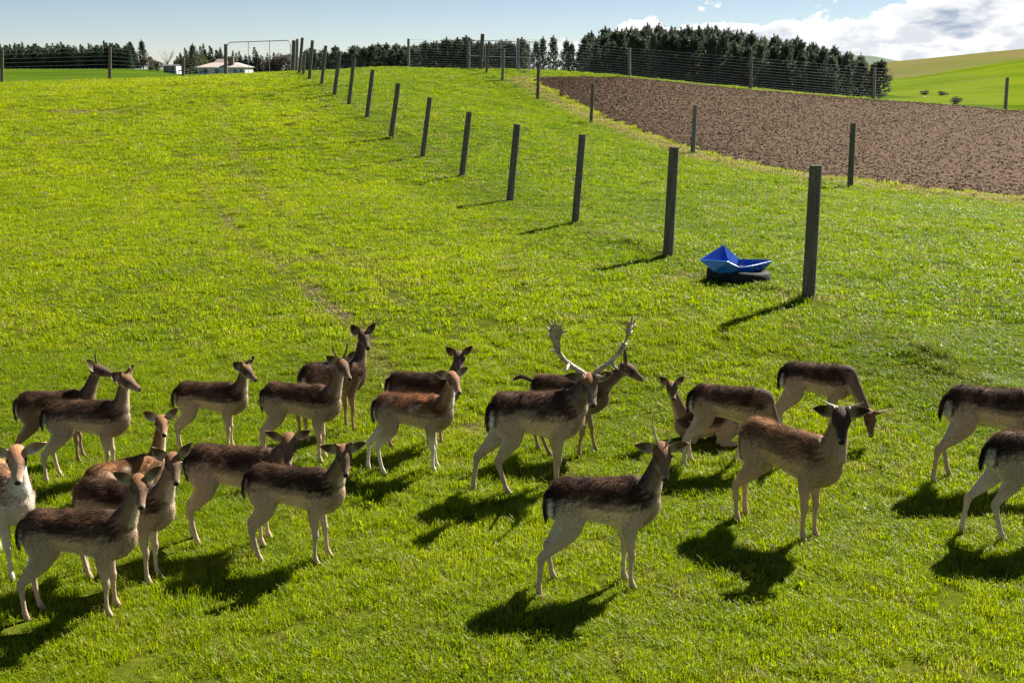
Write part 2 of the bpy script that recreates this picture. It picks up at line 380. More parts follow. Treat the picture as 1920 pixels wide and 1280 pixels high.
# ------------------------------------------------------------------ deer
def catmull(P, n):
    P = np.asarray(P, float); Pe = np.vstack([2 * P[0] - P[1], P, 2 * P[-1] - P[-2]]); out = []; seg = len(P) - 1
    u = np.linspace(0, seg, n)
    for x in u:
        i = min(int(x), seg - 1); t = x - i; p0, p1, p2, p3 = Pe[i], Pe[i+1], Pe[i+2], Pe[i+3]
        out.append(.5 * ((2*p1) + (-p0+p2)*t + (2*p0-5*p1+4*p2-p3)*t*t + (-p0+3*p1-3*p2+p3)*t**3))
    return np.array(out), u / seg
def loft(path, hw, hh, up, n=26, ring=20):
    """path of centres with half-widths and half-heights; returns verts, faces, t, c (up component), s (side)"""
    data = np.column_stack([np.asarray(path, float), hw, hh]); D, tt = catmull(data, n)
    C = D[:, :3]; w = np.maximum(D[:, 3], .004); h = np.maximum(D[:, 4], .004)
    T = np.gradient(C, axis=0); T /= np.linalg.norm(T, axis=1)[:, None] + 1e-9
    V, tl, cl, sl, ax = [], [], [], [], []
    upv = np.asarray(up, float)
    an = np.linspace(0, 2 * np.pi, ring, endpoint=False)
    for i in range(n):
        u_ = upv if upv.ndim == 1 else upv[i]
        u = u_ - T[i] * (u_ @ T[i]); u /= np.linalg.norm(u) + 1e-9; l = np.cross(u, T[i])
        for a in an:
            V.append(C[i] + u * math.sin(a) * h[i] + l * math.cos(a) * w[i]); tl.append(tt[i]); cl.append(math.sin(a)); sl.append(math.cos(a)); ax.append(T[i])
    F = []
    for i in range(n - 1):
        for k in range(ring): F.append((i*ring+k, i*ring+(k+1) % ring, (i+1)*ring+(k+1) % ring, (i+1)*ring+k))
    F.append(tuple(reversed(range(ring)))); F.append(tuple((n-1)*ring + k for k in range(ring)))
    return np.array(V), F, np.array(tl), np.array(cl), np.array(sl), np.array(ax)
def mixv(a, b, f): f = np.asarray(f)[..., None]; return np.asarray(a) * (1 - f) + np.asarray(b) * f
COATS = {
 'common': dict(dark=(.054,.031,.020), flank=(.450,.340,.238), belly=(.80,.71,.56), leg=(.56,.430,.305), neck=(.235,.158,.100), throat=(.60,.49,.35), head=(.165,.105,.064), crown=(.200,.098,.045), lo=.05, hi=.40, spots=0),
 'brown':  dict(dark=(.165,.088,.046), flank=(.440,.310,.195), belly=(.74,.64,.49), leg=(.55,.370,.230), neck=(.300,.205,.126), throat=(.42,.32,.21), head=(.050,.034,.025), crown=(.055,.032,.021), lo=.15, hi=.70, spots=0),
 'dark':   dict(dark=(.056,.033,.022), flank=(.200,.140,.095), belly=(.48,.39,.28), leg=(.31,.205,.130), neck=(.130,.083,.053), throat=(.32,.245,.17), head=(.092,.059,.039), crown=(.105,.059,.034), lo=.0, hi=.35, spots=0),
 'spotted':dict(dark=(.190,.092,.043), flank=(.50,.365,.240), belly=(.86,.80,.68), leg=(.72,.62,.49), neck=(.32,.190,.105), throat=(.82,.75,.62), head=(.27,.160,.090), crown=(.30,.138,.060), lo=.05, hi=.40, spots=1),
 'pale':   dict(dark=(.34,.205,.118), flank=(.72,.63,.52), belly=(.84,.79,.69), leg=(.76,.67,.54), neck=(.56,.44,.33), throat=(.82,.76,.66), head=(.40,.265,.17), crown=(.34,.17,.085), lo=.2, hi=.7, spots=0),
}
def ear_geo(org, d, face, length=.155, hw=.036):
    """cupped leaf with an outer and an inner skin; d = direction, face = where its hollow looks"""
    d = d / np.linalg.norm(d); face = face - d * (face @ d); face /= np.linalg.norm(face); w = np.cross(d, face)
    V, C, F = [], [], []; nl, nw = 9, 7
    for layer in (0, 1):
        for i in range(nl):
            t = i / (nl - 1); half = hw * (math.sin(math.pi * min(1, (t * .86 + .14)) ** .85) ** .8) if t < 1 else .002
            half = max(half, .003)
            for k in range(nw):
                s = k / (nw - 1) * 2 - 1
                cup = .020 * (1 - t * .5) * (s * s) + .012 * t * t
                V.append(org + d * length * t + w * s * half + face * (cup + (0 if layer else -.005 * (1 - s * s)))); C.append((layer, t, abs(s)))
        b0 = layer * nl * nw
        for i in range(nl - 1):
            for k in range(nw - 1):
                q = (b0+i*nw+k, b0+i*nw+k+1, b0+(i+1)*nw+k+1, b0+(i+1)*nw+k); F.append(q if layer else q[::-1])
    return np.array(V), F, np.array(C)

def mat_attr(name, rough, spec, translucent=0.0, sheen=0.0, bump=0):
    m, nt, b = new_mat(name); a = attr(nt, 'coat')
    t = nt.nodes.new('ShaderNodeTexCoord')
    n = nnoise(nt, 55, 4, t.outputs['Object'], .7)
    c = mixc(nt, 1.0, a.outputs['Color'], mixc(nt, mrange(nt, n, .3, .7), (.72,.72,.72), (1.25,1.22,1.2)), 'MULTIPLY')
    nt.links.new(c, b.inputs['Base Color']); b.inputs['Roughness'].default_value = rough; b.inputs['Specular IOR Level'].default_value = spec
    if sheen:
        b.inputs['Sheen Weight'].default_value = sheen; b.inputs['Sheen Roughness'].default_value = .4; b.inputs['Sheen Tint'].default_value = (1,.8,.6,1)
    if bump:
        bp = nt.nodes.new('ShaderNodeBump'); bp.inputs['Strength'].default_value = bump; bp.inputs['Distance'].default_value = .012
        nt.links.new(nnoise(nt, 70, 4, t.outputs['Object'], .7), bp.inputs['Height']); nt.links.new(bp.outputs[0], b.inputs['Normal'])
    if translucent:
        tr = nt.nodes.new('ShaderNodeBsdfTranslucent'); nt.links.new(c, tr.inputs[0]); ms = nt.nodes.new('ShaderNodeMixShader'); ms.inputs[0].default_value = translucent
        nt.links.new(b.outputs[0], ms.inputs[1]); nt.links.new(tr.outputs[0], ms.inputs[2]); nt.links.new(ms.outputs[0], nt.nodes['Material Output'].inputs[0])
    return m
M_COAT = mat_attr('deer_coat', .7, .15, 0, .12, .5)
M_FUR = mat_attr('deer_fur', .8, .05, .50)
M_EYE = noise_mat('deer_eye', (.004,.003,.003), (.008,.006,.005), 5, .12, spec=.5)
M_ANTLER = noise_mat('antler_bone', (.27,.205,.145), (.56,.48,.37), 9, .5, 6, .4, 30, .35, (1,1,3))
M_SPIKE = noise_mat('antler_pale', (.28,.235,.18), (.55,.48,.38), 12, .45, 6, .3, 40, .4)
M_VELVET = noise_mat('antler_velvet', (.12,.070,.042), (.22,.145,.095), 30, .85, 5, .4, 60, .1)

def build_deer(spec, seed):
    r = np.random.default_rng(seed); ct = dict(COATS[spec.get('coat', 'common')]); bulk = spec.get('bulk', 1.0)
    for k_c in ('dark', 'flank', 'neck', 'leg', 'head', 'crown'): ct[k_c] = tuple(np.array(ct[k_c]) * r.uniform(.84, 1.16) * np.array((r.uniform(.96, 1.06), 1, r.uniform(.92, 1.04))))
    ct['lo'] += r.uniform(-.12, .10)
    lying = spec.get('lying', False); drop = .43 if lying else 0.0
    parts = []   # (V, F, color, flow, flen)
    def add(V, F, col, flow, flen): parts.append((V, F, np.clip(col, 0, 1), flow, flen))
    # --- torso
    st = [(-.425,.690,.045,.055),(-.412,.688,.088,.105),(-.375,.685,.112,.142),(-.29,.688,.130,.166),(-.18,.692,.128,.152),(-.06,.674,.132,.160),
          (.06,.658,.134,.172),(.17,.642,.130,.190),(.26,.634,.118,.202),(.345,.652,.098,.172),(.41,.676,.070,.120),(.445,.69,.032,.055)]
    path = [(x, 0, z - drop) for x, z, w, h in st]
    wl = 1.2 if lying else 1.0
    V, F, t, c, s, ax = loft(path, [w * bulk * wl for x, z, w, h in st], [h * bulk for x, z, w, h in st], (0, 0, 1), 46, 26)
    x = V[:, 0]; jag = .13 * vnoise(x * 22 + seed, V[:, 1] * 30 + V[:, 2] * 20, seed)
    bound_lo = ct['lo'] + .10 * np.exp(-((x + .28) / .12) ** 2) - .25 * np.exp(-((x - .32) / .12) ** 2) + .22 * np.exp(-((x - .05) / .16) ** 2) * 0
    f = sstep(c + jag, bound_lo - .12, bound_lo + (ct['hi'] - ct['lo']) * .6 + .06)
    col = mixv(ct['flank'], ct['dark'], f)
    mot = sstep(.5 + .5 * vnoise(x * 16 + seed, V[:, 1] * 22 + V[:, 2] * 14, seed + 31), .45, .9); col = mixv(col, np.array(ct['dark']) * 2.3 + np.array((.02,.012,.006)), f * mot * .8)
    sho = np.exp(-((x - .33) / .10) ** 2) * (c > -.7); col = mixv(col, np.array(ct['neck']) * .9, .55 * sho * (1 - f))
    col = mixv(col, np.array(ct['flank']) * 1.6, sstep(-c, -.05, .25) * sstep(x, -.24, -.14) * (1 - sstep(x, .12, .24)) * (1 - f) * .75)
    col = mixv(col, ct['belly'], sstep(-c + jag * .3, .62, .86) * (x < .28))
    if ct['spots']:
        for k in range(46):
            sx0, sc0 = r.uniform(-.42, .18), r.uniform(.0, .75); sy = r.choice([-1, 1])
            d = ((x - sx0) / .012) ** 2 + ((c - sc0) / .075) ** 2; col = mixv(col, (.62,.55,.45), np.exp(-d) * ((s * sy) > 0))
    # rump patch: white either side of the tail with a dark border
    edge_ = 0
    col = mixv(col, np.array(ct['dark']) * .8, sstep(-x, .372, .384) * (c > -.75))
    col = mixv(col, (.74,.70,.63), sstep(-x, .408, .414) * (c < .5) * (c > -.95))
    flow = np.tile((-1, 0, -.28), (len(V), 1)) + np.outer(s, (0, .25, 0)) * 0
    flen = np.where(c > -.2, .036, .022) * np.ones(len(V)); add(V, F, col, flow, flen)
    # --- neck
    ne_, ny_, L = R(spec.get('ne', 58)), R(spec.get('ny', 0)), spec.get('nl', .45) - (.035 if not lying else 0)
    nb = np.array((.325, 0, .735 - drop)); nd = np.array((math.cos(ne_) * math.cos(ny_), math.cos(ne_) * math.sin(ny_), math.sin(ne_)))
    poll = nb + nd * L
    nt_ = spec.get('neckw', 1.0) * bulk
    mid = nb + nd * L * .5 + np.array((.035, 0, -.01)) * (1 if ne_ > 0 else .4)
    c0 = np.array((.235, 0, .67 - drop)); 
    pth = [c0, nb + np.array((.02,0,-.02)) + nd * .02, nb * .45 + mid * .55 + np.array((.015,0,0)), mid * .45 + poll * .55, poll]
    V, F, t, c, s, ax = loft(pth, [.088*bulk,.082*nt_,.062*nt_,.048*nt_,.046], [.135*bulk,.118*nt_,.084*nt_,.060*nt_,.052], (-.5, 0, 1) if ne_ > .2 else (.55, 0, 1), 26, 20)
    jag = .12 * vnoise(V[:, 0] * 30, V[:, 2] * 30 + V[:, 1] * 20, seed + 5)
    col = mixv(ct['neck'], ct['dark'], sstep(c + jag, .35, .85) * (1 - t * .45)); col = mixv(col, ct['throat'], sstep(-c + jag, .25, .75))
    add(V, F, col, -ax + np.array((0, 0, -.2)), np.full(len(V), .017))
    # --- head
    hy, hp = spec['hy'], R(spec.get('hp', -28))
    h = np.array((math.cos(hp) * math.cos(hy), math.cos(hp) * math.sin(hy), math.sin(hp)))
    roll = R(spec.get('roll', 0)); up = np.array((0, 0, 1.0)); up = up - h * (up @ h); up /= np.linalg.norm(up); lat = np.cross(up, h)
    up, lat = up * math.cos(roll) + lat * math.sin(roll), lat * math.cos(roll) - up * math.sin(roll)
    hs = spec.get('hs', .99)
    def H(f_, l_, u_): return poll + (h * f_ + lat * l_ + up * u_) * hs
    hst = [(-.065,-.010,.028,.032),(-.045,-.006,.056,.054),(.0,.004,.068,.066),(.045,.006,.073,.068),(.085,0,.066,.063),(.125,-.010,.050,.052),(.165,-.018,.040,.041),(.20,-.022,.036,.036),(.226,-.024,.030,.030),(.240,-.025,.016,.016)]
    V, F, t, c, s, ax = loft([H(f_, 0, u_) for f_, u_, w, hh in hst], [w * hs for *_, w, hh in hst], [hh * hs for *_, w, hh in hst], up, 30, 20)
    col = mixv(ct['head'], ct['crown'], sstep(c, .1, .6) * (1 - sstep(t, .30, .5))); col = mixv(col, np.array(ct['throat']), sstep(-c, .25, .7) * (t < .95))
    if spec.get('blaze'): col = mixv(col, (.34,.29,.23), sstep(c, .93, .99) * sstep(t, .45, .55) * (1 - sstep(t, .86, .9)))
    col = mixv(col, np.array(ct['flank']) * .9, sstep(t, .42, .55) * (1 - sstep(t, .78, .85)) * (np.abs(c) < .5) * .5)
    col = mixv(col, np.array(ct['throat']) * .9, sstep(t, .80, .84) * (1 - sstep(t, .88, .91)) * (c < .93))
    col = mixv(col, (.02,.014,.010), np.exp(-((t - .46) / .06) ** 2) * (np.abs(s) > .6) * .8)
    col = mixv(col, (.012,.010,.010), sstep(t, .865, .89) * (c > -.55))
    add(V, F, col, np.tile(-h, (len(V), 1)), np.full(len(V), .006))
    # --- legs
    pose = spec.get('legs', [(0,0)] * 4)   # foot offsets (dx, dy): front-left, front-right, hind-left, hind-right
    for i, (sy, front) in enumerate(((1,1),(-1,1),(1,0),(-1,0))):
        dx, dy = pose[i]
        if not lying:
            if front: J = [(.255,.060,.63,.060,.100),(.215,.078,.53,.046,.078),(.195,.082,.44,.032,.046),(.205,.080,.31,.023,.026),(.210,.080,.275,.024,.027),(.203,.079,.20,.0145,.0175),(.203,.078,.09,.0145,.0175),(.208,.078,.062,.019,.022),(.222,.078,.030,.017,.020),(.236,.078,.004,.020,.026)]; zt = .58
            else: J = [(-.285,.050,.69,.085,.140),(-.270,.082,.585,.060,.125),(-.272,.092,.50,.044,.092),(-.340,.088,.415,.030,.054),(-.412,.084,.340,.021,.034),(-.445,.083,.302,.022,.031),(-.440,.082,.225,.0155,.020),(-.430,.081,.105,.0155,.0185),(-.423,.081,.066,.019,.022),(-.410,.081,.032,.017,.020),(-.395,.081,.004,.020,.026)]; zt = .62
            pts = []
            for (x_, y_, z_, w_, h_) in J:
                k = np.clip((zt - z_) / zt, 0, 1); pts.append((x_ + dx * k, sy * y_ * (1 if z_ > .5 else 1) * bulk ** .5 + dy * k, z_))
        else:
            chains = ([[(.26,.06,.24,.06,.10),(.20,.11,.15,.048,.07),(.17,.135,.07,.036,.042)], [(.16,.135,.06,.034,.034),(.27,.135,.045,.026,.028),(.36,.13,.04,.022,.024)], [(.36,.145,.028,.018,.018),(.26,.16,.022,.016,.016),(.18,.165,.018,.018,.018)]] if front else
                      [[(-.29,.07,.25,.09,.14),(-.20,.14,.17,.075,.12),(-.08,.17,.10,.05,.075)], [(-.07,.175,.075,.045,.05),(-.20,.19,.05,.032,.036),(-.33,.19,.04,.024,.026)], [(-.33,.20,.028,.018,.018),(-.22,.215,.022,.016,.016),(-.12,.215,.018,.018,.018)]])
            for J in chains:
                V, F, t, c, s, ax = loft([(x_, sy * y_, z_) for x_, y_, z_, w_, h_ in J], [q_[3] for q_ in J], [q_[4] for q_ in J], (0, 0, 1), 18, 14)
                add(V, F, mixv(np.array(ct['flank']) * .62, np.array(ct['leg']) * .7, np.full(len(V), .5)), ax, np.full(len(V), .010))
            continue
        V, F, t, c, s, ax = loft(pts, [j[3] * (bulk ** .6) * (1.30 if j[3] < .033 else 1.08) for j in J], [j[4] * (bulk ** .6) * (1.25 if j[3] < .033 else 1.05) for j in J], (1, 0, 0.0) if not lying else (0, 0, 1), 40, 14)
        zz = V[:, 2]; lw = np.array(ct['leg'])
        col = mixv(ct['flank'], lw, 1 - sstep(zz, .30, .52) if not lying else np.full(len(V), .7))
        if not lying:
            inner = sstep(-s * sy * (1 if True else 1), .2, .7); col = mixv(col, np.array(ct['belly']) * .85, inner * sstep(zz, .3, .45) * .7)
            if front: col = mixv(col, np.array(ct['flank']) * .95, sstep(zz, .40, .55))
            else: col = mixv(col, (.60,.55,.47), sstep(-c, .70, .92) * sstep(zz, .40, .46) * (1 - sstep(zz, .56, .64)))
            col = mixv(col, lw * .62, np.exp(-((zz - (.27 if front else .30)) / .035) ** 2) * .35)
            col = mixv(col, (.035,.028,.022), 1 - sstep(zz, .024, .034))
        add(V, F, col, ax + np.array((-.25,0,0)), np.where(zz > .42 - drop, .016, .004))
    # --- tail
    tu = spec.get('tail', 'down')
    tp = {'down': [(-.405,0,.775-drop),(-.438,0,.745-drop),(-.452,0,.66-drop),(-.448,0,.575-drop),(-.446,0,.53-drop)],
          'up': [(-.39,0,.775),(-.45,0,.805),(-.52,0,.83),(-.59,0,.815),(-.63,0,.785)], 'side': [(-.405,0,.775),(-.442,0,.748),(-.472,0,.67),(-.478,0,.585),(-.470,0,.54)]}[tu]
    V, F, t, c, s, ax = loft(tp, [.024,.028,.031,.025,.008], [.017,.020,.022,.018,.006], (-1, 0, .3) if tu != 'up' else (0, 0, 1), 16, 12)
    col = mixv((.66,.61,.53), (.018,.013,.011), sstep(c, -.8, -.5)); add(V, F, col, ax * 1.0, np.full(len(V), .03))

    # --- union by voxel remesh, then the coat colours carried over
    off = 0; AV, AF, AC, AFl, AL = [], [], [], [], []
    for V, F, cl_, fl, ln in parts:
        AV.append(V); AF += [tuple(i + off for i in f) for f in F]; AC.append(cl_); AFl.append(fl); AL.append(ln); off += len(V)
    AV, AC, AFl, AL = np.vstack(AV), np.vstack(AC), np.vstack(AFl), np.concatenate(AL)
    tmp_me = bpy.data.meshes.new('tmp'); tmp_me.from_pydata([tuple(v) for v in AV], [], AF); tmp_me.update()
    tmp = bpy.data.objects.new('tmp', tmp_me); COL.objects.link(tmp)
    md = tmp.modifiers.new('r', 'REMESH'); md.mode = 'VOXEL'; md.voxel_size = .0105; md.use_smooth_shade = True
    dg = bpy.context.evaluated_depsgraph_get(); ev = tmp.evaluated_get(dg); me = bpy.data.meshes.new_from_object(ev)
    bpy.data.objects.remove(tmp); bpy.data.meshes.remove(tmp_me)
    nv = len(me.vertices); co = np.empty(nv * 3, np.float32); me.vertices.foreach_get('co', co); co = co.reshape(-1, 3).astype(float)
    ed = np.empty(len(me.edges) * 2, np.int32); me.edges.foreach_get('vertices', ed); ed = ed.reshape(-1, 2)
    kd = kdtree.KDTree(len(AV))
    for i, v in enumerate(AV): kd.insert(v, i)
    kd.balance(); ni = np.array([kd.find(v)[1] for v in co])
    col, flow, flen = AC[ni], AFl[ni], AL[ni]
    deg = np.bincount(ed.ravel(), minlength=nv).astype(float)[:, None] + 1e-9
    def lap(a):
        o_ = np.zeros_like(a); np.add.at(o_, ed[:, 0], a[ed[:, 1]]); np.add.at(o_, ed[:, 1], a[ed[:, 0]]); return o_ / deg
    for _ in range(4): co = co * .5 + lap(co) * .5; co = co * 1.52 - lap(co) * .52 if False else co
    for _ in range(2): col = col * .5 + lap(col) * .5
    for _ in range(3): flow = flow * .4 + lap(flow) * .6
    npoly = len(me.polygons); ls = np.empty(npoly, np.int32); lt = np.empty(npoly, np.int32)
    me.polygons.foreach_get('loop_total', lt); lv = np.empty(len(me.loops), np.int32); me.loops.foreach_get('vertex_index', lv)
    quads = lv.reshape(-1, 4) if (lt == 4).all() else None
    if quads is None:
        tri = []; p = 0
        for n in lt:
            for k in range(1, n - 1): tri.append((lv[p], lv[p + k], lv[p + k + 1]))
            p += n
        T = np.array(tri)
    else: T = np.vstack([quads[:, [0,1,2]], quads[:, [0,2,3]]])
    bpy.data.meshes.remove(me)
    # --- ears join the same mesh
    BV, BT, BC = [co], [T], [col]; off = nv
    for sy in (1, -1):
        eu, eo, eb = spec.get('ear', (.55, .80, -.25))
        d = h * eb + lat * sy * eo + up * eu
        V, F, C = ear_geo(H(-.015, sy * .056, .024), d, h * 1.0 + lat * sy * .25 + up * .15, .160 * hs, .056 * hs)
        outer = np.array(ct['neck']) * .9; inner = mixv(np.array(ct['throat']) * .55, np.array(ct['head']) * .55, sstep(C[:, 1], .15, .5))
        cc_ = np.where(C[:, :1] > .5, inner, outer); cc_ = mixv(cc_, np.array(ct['throat']), sstep(C[:, 2], .80, 1) * .75 * (C[:, 0] > .5))
        BV.append(V); BT.append(np.array([(f[0], f[1], f[2]) for f in F] + [(f[0], f[2], f[3]) for f in F]) + off); BC.append(cc_); off += len(V)
    Vall, Tall, Call = np.vstack(BV), np.vstack(BT), np.vstack(BC)
    body = np_mesh('body', Vall, Tall, M_COAT)
    ca = body.color_attributes.new('coat', 'FLOAT_COLOR', 'POINT'); ca.data.foreach_set('color', np.column_stack([Call, np.ones(len(Call))]).astype(np.float32).ravel())
    # --- fur strands: slim tapering triangles lying back along the coat
    tv = co[T]; nrm = np.cross(tv[:, 1] - tv[:, 0], tv[:, 2] - tv[:, 0]); ar = np.linalg.norm(nrm, axis=1); nrm /= ar[:, None] + 1e-12
    wgt = ar * (.1 + flen[T].mean(1) / .03); N = 16000
    ti = r.choice(len(T), N, p=wgt / wgt.sum()); bc = r.dirichlet((1,1,1), N); p0 = (tv[ti] * bc[..., None]).sum(1); nn = nrm[ti]
    fl = flow[T[ti]].mean(1); fl -= nn * (fl * nn).sum(1)[:, None]; fl /= np.linalg.norm(fl, axis=1)[:, None] + 1e-9
    fl = fl + r.normal(0, .28, fl.shape); ln = flen[T[ti]].mean(1) * r.uniform(.6, 1.35, N)
    clump = .5 + .5 * vnoise(p0[:, 0] * 26 + p0[:, 1] * 9, p0[:, 2] * 26 + p0[:, 1] * 13, seed + 9)
    tip = p0 + fl * ln[:, None] + nn * (ln * (.10 + .34 * clump))[:, None]
    sd = np.cross(fl, nn); sd /= np.linalg.norm(sd, axis=1)[:, None] + 1e-9; wv = np.clip(ln * .075, .0007, .0021)[:, None]
    p0 = p0 - nn * .002; FV = np.stack([p0 - sd * wv, p0 + sd * wv, tip], 1).reshape(-1, 3)
    fc = col[T[ti]].mean(1) * r.uniform(.75, 1.30, (N, 1)) * (.55 + .95 * clump[:, None]); 
    warm = sstep(clump, .55, .95)[:, None] * np.clip(1 - fc.mean(1, keepdims=True) * 6, 0, 1); fc = fc * (1 - .5 * warm) + np.array((.34,.185,.095)) * .5 * warm  # warm sunlit highlight painted into dark strands of raised clumps
    fur = np_mesh('fur', FV, np.arange(N * 3).reshape(-1, 3), M_FUR, smooth=False)
    ca = fur.color_attributes.new('coat', 'FLOAT_COLOR', 'POINT'); ca.data.foreach_set('color', np.column_stack([np.repeat(np.clip(fc, 0, 1), 3, 0), np.ones(N * 3)]).astype(np.float32).ravel())
    return body, fur, H, (h, lat, up), hs

def palm_antler(H, sy):
    a = MB()
    def P(l, u, f): return H(f - .02, sy * (.03 + (l - .03) * 1.2), u * .92 + .045)
    beam = [(.030,.0,0),(.070,.030,-.02),(.125,.060,-.05),(.185,.105,-.08),(.230,.165,-.11),(.255,.235,-.13)]
    a.tube([P(*q) for q in beam], [.027,.024,.021,.021,.023,.026], 8)
    # palm: flattened blade, built as a double-skinned sheet
    c = [(.218,.150,-.10,.022),(.246,.21,-.125,.042),(.264,.28,-.14,.054),(.272,.35,-.145,.058),(.264,.42,-.14,.054),(.250,.465,-.13,.038)]
    rows = []
    for l, u, f, w in c:
        dv = np.array((.55, .10, -.78)); dv /= np.linalg.norm(dv)   # blade runs mostly fore and aft
        rows.append([(np.array((l, u, f)) + dv * w * k) for k in (-1, -.5, 0, .5, 1)])
    pts, F = [], []
    for lay in (-1, 1):
        for rw in rows:
            for k, q in enumerate(rw): pts.append(P(q[0] + lay * .008 * (1 - abs(k - 2) / 2.2), q[1], q[2]))
    n = len(rows)
    for lay in (0, 1):
        for i in range(n - 1):
            for k in range(4):
                b_ = lay * n * 5; q = (b_+i*5+k, b_+i*5+k+1, b_+(i+1)*5+k+1, b_+(i+1)*5+k); F.append(q if lay else q[::-1])
    for i in range(n - 1):
        for k in (0, 4): F.append((i*5+k, (i+1)*5+k, n*5+(i+1)*5+k, n*5+i*5+k))
    a.poly(pts, F)
    a.tube([P(.045,.015,.01), P(.070,.070,.075), P(.080,.135,.115), P(.075,.20,.13)], [.017,.014,.010,.003], 7)      # brow tine
    a.tube([P(.155,.085,-.06), P(.18,.105,.01), P(.19,.145,.055), P(.185,.19,.075)], [.014,.012,.009,.003], 7)        # trez tine
    a.tube([P(.230,.165,-.11), P(.26,.135,-.16), P(.285,.085,-.20)], [.013,.009,.003], 7)                             # rear tine
    for (l, u, f), (l2, u2, f2) in [((.285,.29,-.165),(.315,.30,-.205)),((.297,.355,-.175),(.33,.375,-.215)),((.293,.42,-.17),(.318,.46,-.205)),((.272,.455,-.155),(.280,.525,-.175)),((.245,.46,-.125),(.235,.535,-.115)),((.235,.425,-.11),(.200,.485,-.075))]:
        a.tube([P(l, u, f), P((l+l2)/2, (u+u2)/2, (f+f2)/2), P(l2, u2, f2)], [.012,.009,.003], 6)
    return a
def spike_antler(H, sy, L=.16, out=.25, fwd=-.10, r0=.013, blunt=False, tine=False):
    a = MB(); p = []; rr = []
    for k in range(7):
        t = k / 6; p.append(H(-.02 + fwd * t * L / .16 * .6, sy * (.032 + out * L * t + 0.02 * math.sin(t * 2.4)), .052 + L * t * math.sqrt(max(.05, 1 - out * out)))); rr.append(r0 * (1 - t * (.15 if blunt else .85)))
    a.tube(p, rr, 8)
    if tine: q = p[1]; a.tube([q, q + (H(.04, 0, .03) - H(0, 0, 0))], [r0 * .7, r0 * .25], 6)
    return a
def icos(r_, c, n=2):
    import bmesh
    bm = bmesh.new(); bmesh.ops.create_icosphere(bm, subdivisions=n, radius=r_); vs = [tuple(v.co + Vector(c)) for v in bm.verts]; fs = [tuple(v.index for v in f.verts) for f in bm.faces]; bm.free(); return vs, fs

FL, FR, HL, HR = 0, 1, 2, 3
